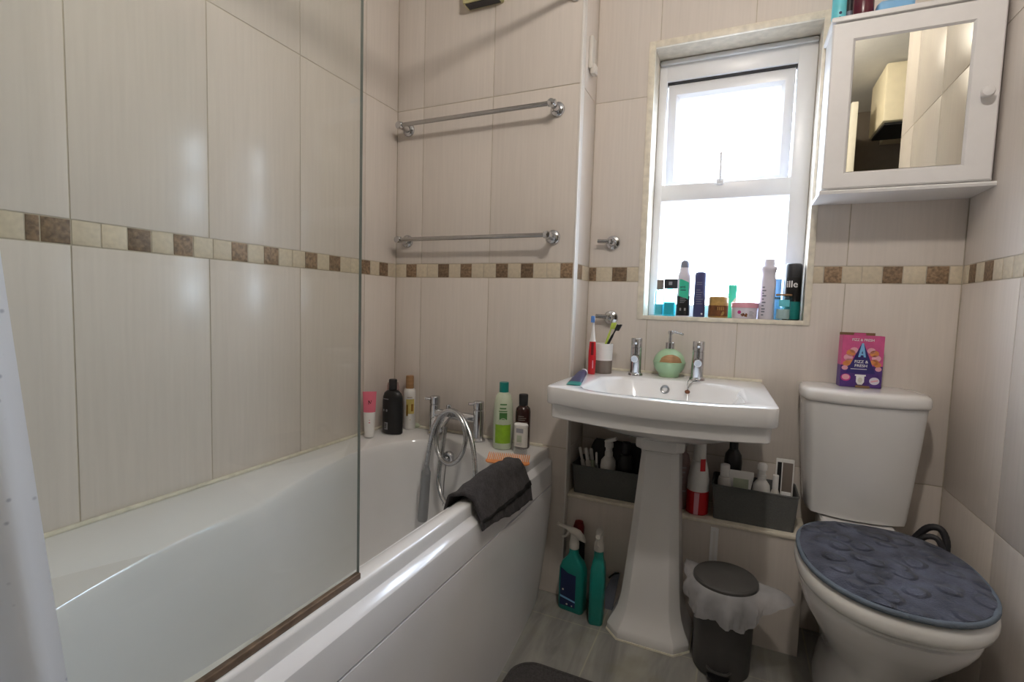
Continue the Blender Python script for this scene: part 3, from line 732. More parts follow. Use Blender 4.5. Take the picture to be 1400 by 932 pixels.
# fabric cover
cv = thing('lid_cover', 'blue-grey plush cover with embossed pebbles, on the toilet lid', 'toilet lid cover', (tx, 1.42, .459))
bm = BM()
def pad(s, z): return [Vector((tx+(p.x-tx)*s, 1.40+(p.y-1.40)*s, z)) for p in egg(.177, 1.166, 1.612, 0)]
rings = [pad(.985, .4595), pad(1.0, .464), pad(.985, .469)]
ns = 14
for k in range(ns+1):
    s = .972*(1-k/ns)+.02
    ring = pad(s, .4715)
    for p in ring:
        e = 1-min(1, (1-s)*9)
        p.z += .004*(1-e)+.0024*math.sin(p.x*41+1)*math.cos(p.y*37)+.0016*math.sin(p.x*83+p.y*61)
    rings.append(ring)
loft(bm, rings, True, True); obj('plush', bm, 'cover_fabric', cv, ang=70)
bm = BM(); pb = pad(1.0, .4655); tube(bm, pb+pb[:1], .0062, 10); obj('piping', bm, 'cover_edge', cv, ang=80)

# ------------------------------------------------------------------ mirrored cabinet
CX0, CX1, CYF = .200, .576, 1.716
cz0, cz1 = 1.397, 1.862
cab = thing('mirror_cabinet', 'small white wooden wall cabinet with mirrored door, right of the window', 'cabinet', (.39, 1.79, cz0))
bm = BM()
box(bm, CX0, CX0+.014, CYF, YS-.001, cz0, cz1); box(bm, CX1-.014, CX1, CYF, YS-.001, cz0, cz1); box(bm, CX0, CX1, YS-.012, YS-.001, cz0, cz1); box(bm, CX0, CX1, CYF+.002, YS-.001, cz0, cz0+.012); box(bm, CX0+.014, CX1-.014, CYF+.004, YS-.001, 1.63, 1.64)
obj('body', bm, 'cabinet_white', cab)
bm = BM(); box(bm, CX0-.007, CX1+.005, CYF-.018, YS-.001, cz1, cz1+.015, .004); obj('top_board', bm, 'cabinet_white', cab)
bm = BM(); loft(bm, [[Vector((x, y, z)) for y, z in ((YS-.001, cz0), (CYF-.024, cz0), (CYF-.027, cz0-.004), (CYF-.025, cz0-.011), (YS-.001, cz0-.011))] for x in (CX0-.008, CX1+.006)]); obj('base_board', bm, 'cabinet_white', cab)
dy1, dy0 = CYF-.003, CYF-.020
mx0, mx1 = at(1163, 150, 1, dy0).x, at(1323, 130, 1, dy0).x
mz0, mz1 = at(1236, 229, 1, dy0).z, at(1245, 43, 1, dy0).z
ddx0, ddx1, dz0, dz1 = CX0-.003, CX1-.002, cz0+.004, cz1-.005
bm = BM()
def qr(x0, x1, z0, z1, y): return [Vector((x0, y, z0)), Vector((x1, y, z0)), Vector((x1, y, z1)), Vector((x0, y, z1))]
vr = loft(bm, [qr(ddx0, ddx1, dz0, dz1, dy1), qr(ddx0, ddx1, dz0, dz1, dy0+.004), qr(ddx0+.004, ddx1-.004, dz0+.004, dz1-.004, dy0), qr(mx0-.006, mx1+.006, mz0-.006, mz1+.006, dy0), qr(mx0, mx1, mz0, mz1, dy0+.006)], True, True)
dr = obj('door', bm, 'cabinet_white', cab, ang=25)
bm = BM(); box(bm, mx0, mx1, dy0+.004, dy0+.0058, mz0, mz1); obj('mirror', bm, 'mirror', dr)
kn = at(1349, 126, 1, dy0-.015)
bm = BM(); lathe(bm, (kn.x, dy0, kn.z), [(.008, 0), (.006, .006), (.007, .012), (.0135, .018), (.015, .023), (.012, .028), (0, .030)], M=axisM((0, -1, 0))); obj('knob', bm, 'cabinet_white', dr)

# ------------------------------------------------------------------ towel rails and wall brackets
def towel_rail(z, label):
    x0, x1, yb = -1.222, -.604, 1.605
    t = thing('towel_rail', label, 'towel rail', ((x0+x1)/2, YE, z), 'chrome towel rails over the tap end')
    bm = BM(); tube(bm, [(x0-.012, yb, z), (x1+.012, yb, z)], .0078, 16); obj('bar', bm, 'dull_chrome', t)
    for x in (x0, x1):
        bm = BM()
        lathe(bm, (x, YE-.0005, z), [(.025, 0), (.025, .005), (.022, .009), (.013, .012), (.0115, .03), (.0105, .05), (.0125, .054), (.013, .067), (.0115, .073), (0, .074)], M=axisM((0, -1, 0)))
        cyl(bm, (x-.014, yb, z), (x+.014, yb, z), .0115, bev=.002)
        obj('bracket', bm, 'chrome', t)
    return t
r1 = towel_rail(1.717, 'upper of two chrome towel rails on the tiled wall over the taps')
dup(r1, (0, 0, 1.284-1.717), 'lower chrome towel rail, just above the mosaic border over the taps')
def wall_bracket(p, label):
    t = thing('wall_bracket', label, 'bracket', p, 'chrome wall brackets left of the window')
    bm = BM(); lathe(bm, p, [(.026, 0), (.026, .004), (.024, .008), (.015, .012), (.012, .018), (.012, .03), (.009, .034), (0, .035)], M=axisM((0, -1, 0))); obj('flange', bm, 'chrome', t)
    bm = BM(); a = p+Vector((.012, -.022, .002)); b = p+Vector((-.052, -.026, .004)); tube(bm, [a, b], .0075, 14); obj('peg', bm, 'dull_chrome', t)
    return t
hk = at(838.5, 332, 1, YS); h2 = at(835.5, 434, 1, YS)
w1 = wall_bracket(Vector((hk.x, YS-.0005, hk.z)), 'upper chrome bracket on the wall between corner and window')
dup(w1, (h2.x-hk.x, 0, h2.z-hk.z), 'lower chrome bracket on the wall, just above the toothbrushes')

# small fittings high up
sb = thing('wall_clip', 'small white plastic holder high in the corner left of the window', 'holder', (XC, 1.79, 1.88))
c0 = at(811, 78, 0, XC+.01)
bm = BM(); box(bm, XC, XC+.014, c0.y-.022, c0.y+.022, c0.z-.045, c0.z+.065, .004); obj('back_plate', bm, 'offwhite', sb)
bm = BM(); box(bm, XC+.006, XC+.024, c0.y-.017, c0.y+.017, c0.z-.062, c0.z-.028, .004); obj('clip', bm, 'offwhite', sb)
bx0 = at(638, 9, 1, YE); bx1 = at(680, 0, 1, YE)
vb = thing('wall_box', 'pale yellow plastic box high on the tiled end wall above the towel rails', 'box', ((bx0.x+bx1.x)/2, YE, bx0.z))
bm = BM(); box(bm, bx0.x+.01, bx1.x+.03, YE-.05, YE-.0005, bx0.z-.02, bx0.z+.14, .006); obj('housing', bm, 'yellow_plastic', vb)
bm = BM(); box(bm, bx0.x+.02, bx1.x+.02, YE-.045, YE-.01, bx0.z-.022, bx0.z-.0195); obj('vent', bm, 'charcoal', vb)

# ceiling lamp
LP = Vector((.05, .50, 2.243))
lamp = thing('ceiling_lamp', 'round opal ceiling lamp in the middle of the ceiling', 'lamp', (LP.x, LP.y, ZC))
bm = BM(); cyl(bm, (LP.x, LP.y, ZC-.03), (LP.x, LP.y, ZC), .055, bev=.004); cyl(bm, (LP.x, LP.y, LP.z+.06), (LP.x, LP.y, ZC-.03), .012); cyl(bm, (LP.x, LP.y, LP.z+.045), (LP.x, LP.y, LP.z+.075), .03, bev=.003); obj('ceiling_rose', bm, 'white_plastic', lamp)
bm = BM(); pr = [(0, -.05)]+[(.05*math.sin(a), -.05*math.cos(a)) for a in [PI*k/16 for k in range(1, 15)]]+[(.018, .05)]
lathe(bm, LP, pr); gl_ = obj('bulb', bm, 'lamp_opal', lamp)
# things seen only in the mirror: fan heater and door leaf in the entrance alcove
fh = thing('fan_heater', 'cream downflow wall heater under the ceiling, seen in the cabinet mirror', 'heater', (.80, -.2, 2.13))
bm = BM(); box(bm, .655, .98, -.30, .03, 2.10, 2.41, .012); obj('casing', bm, 'cream_plastic', fh)
bm = BM(); box(bm, .668, .95, -.28, .0, 2.088, 2.102); obj('outlet_grille', bm, 'black_soft', fh)
bm = BM(); lathe(bm, (.83, .029, 2.27), [(.085, 0), (.085, .006), (.078, .009), (0, .009)], M=axisM((0, 1, 0))); obj('intake_grille', bm, 'black_soft', fh)
bm = BM(); box(bm, .80, .98, -.76, -.32, 2.19, 2.35); obj('duct', bm, 'cream_plastic', fh)
bm = BM(); box(bm, .515, .548, -.72, -.02, .005, 2.24, .003)
d1_ = struct('door_1', bm, 'door_wood')
bm = BM(); cyl(bm, (.515, -.09, 1.02), (.47, -.09, 1.02), .008); tube(bm, [(.475, -.09, 1.02), (.475, -.2, 1.02)], .008, 10); obj('door_handle', bm, 'dull_chrome', d1_)


# ------------------------------------------------------------------ toiletries: makers
def base_pt(u, v, z, y=None):
    """point where an item's foot stands; y pins the depth when the foot is hidden"""
    p = at(u, v, 2, z) if y is None else at(u, v, 1, y)
    p.z = z; return p
def lathe_bottle(name, label, cat, p, parts, group=None):
    """parts: (part name, profile, material, sx, sy, rz)"""
    t = thing(name, label, cat, p, group)
    for q in parts:
        n, pr, m = q[:3]; sx, sy, rz = (list(q[3:])+[1, 1, 0][len(q)-3:])
        bm = BM(); lathe(bm, p, pr, sx=sx, sy=sy, rz=rz); obj(n, bm, m, t)
    return t
def lines(bm, fn, u0, u1, v0, v1, n, mi=0, duty=.35):
    """rows of unreadably small print"""
    rnd = random.Random(n*7+int(abs(u0)*1e5))
    for k in range(n):
        v = v1-(v1-v0)*(k+.5)/n; h = (v1-v0)/n*duty/2; w_ = (u1-u0)*rnd.uniform(.55, 1)
        patch(bm, fn, u0, u0+w_, v-h, v+h, mi, 5)

# ---------------- window sill
ZW = WZ0+.0005
def sill(u, v, y): q = at(u, v, 1, y); return Vector((q.x, y, ZW))
def hgt(u, v, y): return at(u, v, 1, y).z
# perfume bottle, far left
y = 1.918; p = sill(900.5, 425, y)
t = thing('perfume_bottle', 'clear perfume bottle with pale blue liquid, leftmost on the window sill', 'bottle', p)
bm = BM(); rrbox(bm, p.x, y, .017, .012, .006, [(.002, ZW), (0, ZW+.003), (0, ZW+.084), (.004, ZW+.092), (.010, ZW+.096)]); obj('flask', bm, 'blue_glass', t)
bm = BM(); rrbox(bm, p.x, y, .0145, .0095, .004, [(0, ZW+.004), (0, ZW+.042)]); obj('liquid', bm, 'turquoise', t)
bm = BM(); rrbox(bm, p.x+.002, y, .0115, .0095, .003, [(.001, ZW+.096), (0, ZW+.098), (0, ZW+.132), (.001, ZW+.133)]); obj('cap', bm, 'taupe', t)
# square aqua bottle with black cap
y = 1.912; p = sill(914.5, 428, y)
t = thing('aftershave_bottle', 'square aqua glass bottle with wide black cap, second on the window sill', 'bottle', p)
bm = BM(); rrbox(bm, p.x, y, .0225, .014, .006, [(.002, ZW), (0, ZW+.003), (0, ZW+.090), (.004, ZW+.097), (.013, ZW+.100)]); bo = obj('flask', bm, 'aqua_glass', t)
bm = BM(); rrbox(bm, p.x, y, .019, .0105, .004, [(0, ZW+.004), (0, ZW+.05)]); obj('liquid', bm, 'turquoise', t)
bm = BM(); rrbox(bm, p.x+.003, y, .0235, .0125, .003, [(.001, ZW+.100), (0, ZW+.102), (0, ZW+.134), (.001, ZW+.135)]); cp_ = obj('cap', bm, 'charcoal', t)
bm = BM(); fn = flatmap((p.x+.003, y-.0129, ZW+.118), (1, 0, 0), (0, 0, 1)); patch(bm, fn, -.007, .005, -.005, .007); obj('emblem', bm, 'print_grey', t)
# deodorant can, white/green/black
y = 1.888; p = sill(933, 431.5, y); H = hgt(936, 355.5, y)-ZW; k = H/.17
body = [(.0215, 0), (.0225, .003), (.0225, .118*k), (.0215, .126*k), (.0195, .131*k), (.0175, .1345*k), (.017, .146*k), (.0155, .147*k)]
t = thing('deodorant_can', 'tall white spray can with green slanted label and black lower half, on the sill', 'spray can', p)
bm = BM(); lathe(bm, p, body, seg=40); obj('can', bm, 'lilac_white', t)
bm = BM(); fn = wrap(p, profr(body), facing(p)); patch(bm, fn, -.07, .07, .004, .062*k, 0, 40, 2); obj('dark_band', bm, 'black_plastic', t)
bm = BM(); fn = wrap(p, profr(body), facing(p), off=.0007); 
for i in range(10):
    u0 = -.018+.0036*i; u1 = u0+.0036
    f0 = lambda u: (.066+(-u-.018)*.28-.004)*k; f1 = lambda u: (.112 if u < -.010 else .112-(u+.010)*.35)*k
    poly(bm, fn, [(u0, f0(u0)), (u1, f0(u1)), (u1, f1(u1)), (u0, f1(u0))])
obj('green_label', bm, 'mint', t)
bm = BM(); fn = wrap(p, profr(body), facing(p), off=.0011); text(bm, 'anti', fn, 0, .013, du=-.004, dv=.089*k); lines(bm, fn, -.012, .010, .076*k, .083*k, 1, 0); obj('lettering', bm, 'navy', t)
bm = BM(); lines(bm, fn, -.012, .012, .040*k, .058*k, 5); poly(bm, fn, [(-.012, .018*k), (-.006, .018*k), (-.006, .026*k), (-.012, .026*k)]); poly(bm, fn, [(.004, .018*k), (.010, .018*k), (.010, .026*k), (.004, .026*k)]); obj('small_print', bm, 'print_grey', t)
bm = BM(); lathe(bm, p, [(.0155, .147*k), (.0155, .158*k), (.013, .165*k), (.007, .1695*k), (0, .170*k)]); obj('cap', bm, 'slate', t)
# navy can
y = 1.884; p = sill(955, 432.5, y); H = hgt(956, 371.5, y)-ZW
body = [(.0185, 0), (.0195, .003), (.0195, H-.012), (.018, H-.004), (.014, H-.0005), (0, H)]
t = lathe_bottle('deodorant_can', 'navy blue spray can with rounded top, beside the gold jar on the sill', 'spray can', p, [('can', body, 'navy_light')])
bm = BM(); fn = wrap(p, profr(body), facing(p), off=.0006); lines(bm, fn, -.013, .013, H*.27, H*.62, 7); lines(bm, fn, -.013, .013, H*.70, H*.78, 2); obj('small_print', bm, 'slate', t)
bm = BM(); fn = wrap(p, profr(body), facing(p), off=.0006); poly(bm, fn, [(.006, .012), (.010, .008), (.014, .012), (.010, .016)]); obj('emblem', bm, 'print_white', t)
# small clear roll-on behind the navy can
y = 1.93; p = sill(968, 425, y)
t = thing('roll_on_bottle', 'small clear bottle with pale blue tint, half hidden between navy can and gold jar', 'bottle', p)
bm = BM(); lathe(bm, p, [(.011, 0), (.012, .003), (.012, .05), (.008, .058), (.008, .07), (.0, .07)]); obj('flask', bm, 'blue_glass', t)
bm = BM(); lathe(bm, p, [(.0095, .0705), (.0095, .090), (0, .092)]); obj('cap', bm, 'clear_stick', t)
# gold jar
y = 1.892; p = sill(981, 434, y); H = hgt(981, 405.5, y)-ZW
body = [(.030, 0), (.0325, .003), (.0325, H*.6), (.032, H*.62)]
t = lathe_bottle('cream_jar', 'squat gold and brown cream jar on the window sill', 'jar', p, [('jar', body, 'gold'), ('lid', [(.0325, H*.62), (.0325, H*.94), (.030, H), (0, H)], 'gold')])
bm = BM(); fn = wrap(p, profr(body), facing(p), off=.0006); patch(bm, fn, -.045, .045, .006, H*.58, 0, 24); obj('label', bm, 'brown_label', t)
bm = BM(); fn = wrap(p, profr(body), facing(p), off=.0011)
for i in range(4): patch(bm, fn, -.002+i*.006, .0005+i*.006, H*.36, H*.52, 0, 2)
poly(bm, fn, [(.010, .008), (.018, .010), (.022, .018), (.018, .024), (.012, .018)]); obj('lettering', bm, 'gold', t)
# green bottle behind
y = 1.945; p = sill(1000, 425, y); H = hgt(1000, 389.5, y)-ZW
t = thing('small_carton', 'small mint green carton standing behind the pink-lidded tub on the sill', 'carton', p)
bm = BM(); box(bm, p.x-.0135, p.x+.0135, y-.008, y+.008, ZW, ZW+H, .001); obj('carton', bm, 'mint', t)
bm = BM(); fn = flatmap((p.x, y-.0083, ZW+H*.6), (1, 0, 0), (0, 0, 1)); poly(bm, fn, [(-.004, -.02), (.012, .004), (.012, -.02)]); obj('printed_flash', bm, 'pale_green', t)
# tub with pink lid
y = 1.895; p = sill(1017, 435.5, y); H = hgt(1017, 413.5, y)-ZW
body = [(.037, 0), (.039, .003), (.041, H*.66), (.0405, H*.68)]
t = lathe_bottle('body_butter_tub', 'low white tub with pink lid, between gold jar and white spray can', 'tub', p, [('tub', body, 'lilac_white'), ('lid', [(.0425, H*.68), (.0425, H*.97), (.041, H), (0, H)], 'light_pink')])
bm = BM(); fn = wrap(p, profr(body), facing(p), off=.0006)
for (u, v, r) in ((-.016, H*.40, .006),): poly(bm, fn, [(u+r*math.cos(a), v+r*math.sin(a)) for a in [2*PI*k/14 for k in range(14)]], 0)
poly(bm, fn, [(-.012, H*.26), (-.002, H*.36), (.004, H*.22), (-.006, H*.14)], 1); poly(bm, fn, [(.0, H*.14), (.005, H*.36), (.010, H*.30), (.009, H*.12)], 1)
lines(bm, fn, .016, .034, H*.15, H*.5, 4, 2); obj('fruit_print', bm, ['magenta', 'brown_label', 'print_grey'], t)
# white spray can
y = 1.888; p = sill(1046.5, 437, y); H = hgt(1050.5, 354.5, y)-ZW; k = H/.184
body = [(.0235, 0), (.0245, .003), (.0245, .118*k), (.0225, .128*k), (.0215, .136*k), (.0235, .148*k), (.0255, .153*k), (.0245, .160*k), (.0235, .162*k)]
t = lathe_bottle('deodorant_can', 'tall white spray can with waisted neck, right of the pink-lidded tub', 'spray can', p, [('can', body, 'lilac_white'), ('cap', [(.0175, .162*k), (.0165, .182*k), (.015, .184*k), (0, .184*k)], 'lilac_white')])
bm = BM(); fn = wrap(p, profr(body), facing(p), off=.0006)
for v0 in (.012, .022, .030, .040, .050, .060, .070, .078, .086, .096): patch(bm, fn, -.016, -.006+.004*math.sin(v0*300), v0*k, (v0+.004)*k, 0, 4)
obj('small_print', bm, 'slate', t)
bm = BM(); poly(bm, fn, [(.013, .070*k), (.030, .064*k), (.030, .098*k)]); obj('blue_flash', bm, 'sky_blue', t)
# blue carton behind, glass perfume in front, black can on the right
y = 1.945; p = sill(1059, 425, y); H = hgt(1060, 381, y)-ZW
t = thing('small_carton', 'pale blue carton standing behind the white spray can on the sill', 'carton', p)
bm = BM(); box(bm, p.x-.020, p.x+.016, y-.010, y+.010, ZW, ZW+H, .001); obj('carton', bm, 'sky_blue', t)
bm = BM(); box(bm, p.x-.0203, p.x+.0163, y-.0103, y+.0103, ZW+H*.50, ZW+H*.55); obj('dark_stripe', bm, 'charcoal', t)
y = 1.876; p = sill(1069.5, 438, y); H = hgt(1070, 402, y)-ZW
t = thing('perfume_bottle', 'cylindrical clear glass bottle with wooden lid, in front of the black can', 'bottle', p)
bm = BM(); lathe(bm, p, [(.021, 0), (.0235, .003), (.0235, H-.008), (.0225, H-.006)]); obj('flask', bm, 'blue_glass', t)
bm = BM(); lathe(bm, p, [(.018, .004), (.0195, .008), (.0195, H*.42), (0, H*.42)]); obj('cream_filling', bm, 'offwhite', t)
bm = BM(); lathe(bm, p, [(.024, H-.0055), (.024, H), (0, H)]); obj('lid', bm, 'wood_cap', t)
bm = BM(); fn = wrap(p, .0235, facing(p), off=.0006); patch(bm, fn, -.014, .020, H*.52, H*.78, 0, 14); obj('label', bm, 'turquoise', t)
y = 1.905; p = sill(1080.5, 437, y); H = hgt(1081, 360.5, y)-ZW
body = [(.0245, 0), (.026, .003), (.026, H*.74), (.0255, H*.75)]
t = lathe_bottle('shaving_gel_can', 'tall black can with white lettering and teal foot, rightmost on the sill', 'spray can', p, [('can', body, 'black_plastic'), ('cap', [(.0255, H*.75), (.0255, H*.95), (.0235, H*.99), (.02, H), (0, H)], 'charcoal')])
bm = BM(); fn = wrap(p, .026, facing(p), off=.0005); patch(bm, fn, -.078, .078, .004, H*.33, 0, 40); obj('teal_band', bm, 'teal', t)
bm = BM(); text(bm, 'ille', fn, 0, .030, du=-.002, dv=H*.63, squeeze=1.05); obj('lettering', bm, 'print_white', t)

# ---------------- basin deck
p = at(837, 510, 2, ZS); p = Vector((at(824.5, 500, 1, 1.745).x, 1.745, ZS+.0005))
HT_ = at(824.5, 470, 1, 1.72).z-ZS
tb_ = thing('tumbler', 'white and taupe toothbrush tumbler on the left of the basin', 'tumbler', p)
bm = BM(); lathe(bm, p, [(.031, HT_*.44), (.032, HT_*.99), (.0312, HT_), (.0295, HT_*.99), (.0285, HT_*.5), (0, HT_*.5)]); obj('cup', bm, 'white_plastic', tb_)
bm = BM(); lathe(bm, p, [(.0295, 0), (.0305, .002), (.0312, HT_*.44), (0, HT_*.44)]); obj('taupe_band', bm, 'taupe', tb_)
def toothbrush(label, a, b, mat_, bristle, face):
    a, b = Vector(a), Vector(b); t = thing('toothbrush', label, 'toothbrush', a, 'toothbrushes in the tumbler')
    d = b-a; bm = BM()
    tube(bm, [a, a+d*.3, a+d*.62, a+d*.72, a+d*.82, a+d*.84, a+d*.97, b], 1, 10, radii=[.0035, .0045, .0042, .0026, .0028, .0045, .0048, .003]); obj('handle', bm, mat_, t)
    f = Vector(face); M = Matrix((d.normalized().cross(f).normalized(), f.normalized(), d.normalized())).transposed()
    bm = BM(); c = a+d*.905+f.normalized()*.0085; box(bm, c.x-.0045, c.x+.0045, c.y-.005, c.y+.005, c.z-.0125, c.z+.0125, .0015, rot=M); obj('bristles', bm, bristle, t)
    return t
e1_, e2_ = at(838, 441, 1, 1.765), at(845.5, 443.5, 1, 1.74)
toothbrush('yellow-green toothbrush leaning in the tumbler', (p.x-.008, 1.758, ZS+.062), e1_, 'yellow_green', 'yellow_green', (1, .2, 0))
toothbrush('black toothbrush leaning in the tumbler', (p.x-.004, 1.735, ZS+.062), e2_, 'black_plastic', 'black_soft', (1, -.1, 0))
# electric toothbrush standing
p = at(808.5, 511, 1, 1.690); p.z = ZS+.0005
HT_ = at(808.5, 430.5, 1, 1.690).z-ZS
t = thing('electric_toothbrush', 'red and white electric toothbrush standing in front of the tumbler', 'toothbrush', p)
k = HT_/.19
bm = BM(); lathe(bm, p, [(.011, 0), (.0125, .003), (.0135, .05*k), (.0130, .075*k), (.0118, .088*k), (.0105, .105*k)]); hb_ = obj('handle', bm, 'red', t)
bm = BM(); lathe(bm, p, [(.0105, .105*k), (.0075, .120*k), (.0042, .145*k), (.0034, .165*k), (.0046, .170*k), (.0046, .186*k), (0, .188*k)]); obj('brush_neck', bm, 'white_plastic', t)
bm = BM(); box(bm, p.x-.006, p.x+.006, p.y-.014, p.y-.004, p.z+.166*k, p.z+.187*k, .002); obj('bristles', bm, 'bristle_blue', t)
bm = BM(); fn = wrap(p, profr([(.011, 0), (.0125, .003), (.0135, .05*k), (.0130, .075*k), (.0118, .088*k), (.0105, .105*k)]), facing(p), off=.0006); patch(bm, fn, -.0045, .0045, .062*k, .102*k, 0, 5); obj('button_panel', bm, 'dark_red', hb_)
bm = BM(); fn2 = wrap(p, .0134, facing(p), off=.0008); patch(bm, fn2, .0015, .0045, .02*k, .045*k, 0, 2); obj('print', bm, 'light_pink', hb_)
# toothpaste tube lying on the deck
a, b = at(797, 509, 2, ZS+.016), at(784, 525, 2, ZS+.004)
t = thing('toothpaste_tube', 'navy toothpaste tube with white cap lying on the left of the basin', 'tube', Vector((a.x, a.y, ZS)))
d = (b-a); d.z = 0; L_ = d.length; d.normalize(); s_ = Vector((-d.y, d.x, 0))
def tring(t_, hw, hh, n=20): 
    c = Vector((a.x, a.y, ZS+.001))+d*(L_*t_)
    return [c+s_*(hw*math.cos(2*PI*i/n))+Vector((0, 0, hh+hh*math.sin(2*PI*i/n))) for i in range(n)]
bm = BM(); loft(bm, [tring(0, .014, .0125), tring(.25, .016, .012), tring(.6, .019, .008), tring(.86, .021, .004)]); obj('tube', bm, 'navy', t)
bm = BM(); loft(bm, [tring(.86, .021, .004), tring(.97, .0215, .0017), tring(1.0, .0215, .001)]); obj('crimped_end', bm, 'teal_deep', t)
bm = BM(); loft(bm, [tring(-.17, .010, .0115), tring(-.15, .0115, .0125), tring(-.02, .012, .0125)]); obj('cap', bm, 'white_plastic', t)
bm = BM(); fn = flatmap((a+d*(L_*.3)).to_tuple()[:2]+(ZS+.0255,), d, s_); lines(bm, lambda u, v: fn(u, v)-Vector((0, 0, u*.25+v*v*22)), .0, L_*.4, -.008, .008, 3); obj('small_print', bm, 'navy_light', t)
# round green soap dispenser
q = at(915, 494, 1, 1.793); rS = .0525; p = Vector((q.x, 1.793, ZS+.0005))
t = thing('soap_dispenser', 'round mint green soap dispenser with chrome pump between the basin taps', 'soap dispenser', p)
pr = [(.030, 0), (.033, .002)]+[(rS*math.sin(a), rS*.93-rS*.93*math.cos(a)) for a in [rad(42+8*k) for k in range(16)]]+[(.016, rS*1.86)]
bm = BM(); lathe(bm, p, pr, seg=40); obj('bottle', bm, 'soap_green', t)
bm = BM(); zt = rS*.93; tube(bm, [p+Vector((rS*1.002*math.cos(a), rS*1.002*math.sin(a), zt+.002)) for a in [2*PI*k/40 for k in range(41)]], .0022, 8); obj('seam', bm, 'soap_green', t)
bm = BM(); fa = facing(p)+.12; f_ = lambda u, v: p+Vector((0, 0, zt))+Vector((rS*1.004*math.cos(v)*math.cos(fa+u), rS*1.004*math.cos(v)*math.sin(fa+u), rS*.934*math.sin(v)))
ng = 14
g = [[bm.verts.new(f_(-.80+1.6*i/ng, .06+(.62*math.sqrt(max(0, 1-(2*i/ng-1)**2)))*j/5)) for i in range(ng+1)] for j in range(6)]
for j in range(5):
    for i in range(ng): bm.faces.new((g[j][i], g[j][i+1], g[j+1][i+1], g[j+1][i]))
bmesh.ops.remove_doubles(bm, verts=bm.verts[:], dist=1e-5); obj('brown_patch', bm, 'wood_cap', t)
bm = BM(); h = rS*1.84; cyl(bm, p+Vector((0, 0, h)), p+Vector((0, 0, h+.022)), .0155, bev=.001); cyl(bm, p+Vector((0, 0, h+.022)), p+Vector((0, 0, h+.052)), .0055); cyl(bm, p+Vector((0, 0, h+.050)), p+Vector((0, 0, h+.062)), .0085, bev=.001)
tube(bm, [p+Vector((0, 0, h+.058)), p+Vector((.022, -.006, h+.057)), p+Vector((.043, -.012, h+.052))], .0038, 10); obj('pump', bm, 'chrome', t)

# ---------------- box on the cistern
p = at(1172, 529, 2, .828); bw, bd, bh = .118, .034, .133
bh = at(1178, 459, 1, p.y).z-.828; pL, pR = at(1146.5, 528, 1, p.y), at(1204.5, 532, 1, p.y)
U = Vector((pR.x-pL.x, .010, 0)); bw = U.length; U.normalize(); N = Vector((U.y, -U.x, 0)); pc = Vector(((pL.x+pR.x)/2, p.y-.004, .8285))
t = thing('tablet_box', 'pink and purple carton of toilet cleaning tablets on the cistern lid', 'carton', pc)
def bp_(u, n_, v): return pc+U*u-N*n_+Vector((0, 0, v))
bm = BM(); bd = .036
loft(bm, [[bp_(-bw/2, 0, z), bp_(bw/2, 0, z), bp_(bw/2, bd, z), bp_(-bw/2, bd, z)] for z in (0, bh*.42)], True, False, 1)
loft(bm, [[bp_(-bw/2, 0, z), bp_(bw/2, 0, z), bp_(bw/2, bd, z), bp_(-bw/2, bd, z)] for z in (bh*.42, bh)], False, False, 0)
obj('carton', bm, ['hot_pink', 'purple'], t)
bm = BM()
loft(bm, [[bp_(-bw/2+.004, .004, z), bp_(bw/2-.012, .004, z), bp_(bw/2-.012, bd-.002, z), bp_(-bw/2+.004, bd-.002, z)] for z in (bh-.03, bh-.006)], True, True)
poly(bm, lambda a, b: bp_(a, bd, b), [(-bw/2, bh), (bw/2-.014, bh), (bw/2-.014, bh+.008), (-bw/2, bh+.008)])
obj('opened_flaps', bm, 'cardboard', t)
bm = BM(); poly(bm, lambda a, b: bp_(a, bd-.004, b), [(-.018, bh-.002), (.016, bh-.002), (.014, bh+.007), (-.016, bh+.007)]); obj('tuck_tab', bm, 'hot_pink', t)
def bf(off): return lambda u, v: pc+U*u+N*off+Vector((0, 0, v))
f1, f2, f3 = bf(.0004), bf(.0008), bf(.0012)
for sgn in (-1, 1):      # splash of foam either side
    bm = BM()
    for (u, v, r) in ((.022, .095, .009), (.030, .088, .010), (.036, .076, .010), (.032, .066, .009), (.040, .060, .008), (.043, .049, .007)):
        poly(bm, f1, [(sgn*u+r*math.cos(a)*1.2, v*bh/.133+r*math.sin(a)) for a in [2*PI*k/12*sgn for k in range(12)]], 0 if v in (.095, .076, .049) else 1)
    obj('foam_print', bm, ['light_pink', 'orange'], t)
bm = BM(); k = bh/.133
poly(bm, f2, [(-.040, .036*k), (.036, .036*k), (.0015, .114*k), (-.0035, .114*k)], 0)
poly(bm, f3, [(-.011, .078*k), (-.0055, .078*k), (-.001, .095*k), (.0035, .078*k), (.009, .078*k), (.0015, .114*k), (-.0035, .114*k)], 1); poly(bm, f3, [(-.0055, .083*k), (.0035, .083*k), (.003, .087*k), (-.005, .087*k)], 1)
obj('triangle_emblem', bm, ['deep_blue', 'sky_blue'], t)
bm = BM(); text(bm, 'FIZZ & FRESH', f3, 0, .0105, dv=.122*k, du=-.001, squeeze=.92); obj('headline', bm, 'print_white', t); bm = BM(); text(bm, 'FIZZ &', f3, 0, .0115, du=-.002, dv=.066*k, squeeze=1.05); text(bm, 'FRESH', f3, 0, .0115, du=-.002, dv=.0555*k, squeeze=1.05); lines(bm, f3, -.028, .024, .045*k, .049*k, 1); obj('lettering', bm, 'print_white', t)
bm = BM(); circ = lambda u, v, rx, ry, n=18: [(u+rx*math.cos(2*PI*i/n), v+ry*math.sin(2*PI*i/n)) for i in range(n)]
poly(bm, f2, circ(-.039, .024*k, .013, .011), 0); poly(bm, f3, circ(-.039, .025*k, .010, .008), 1)
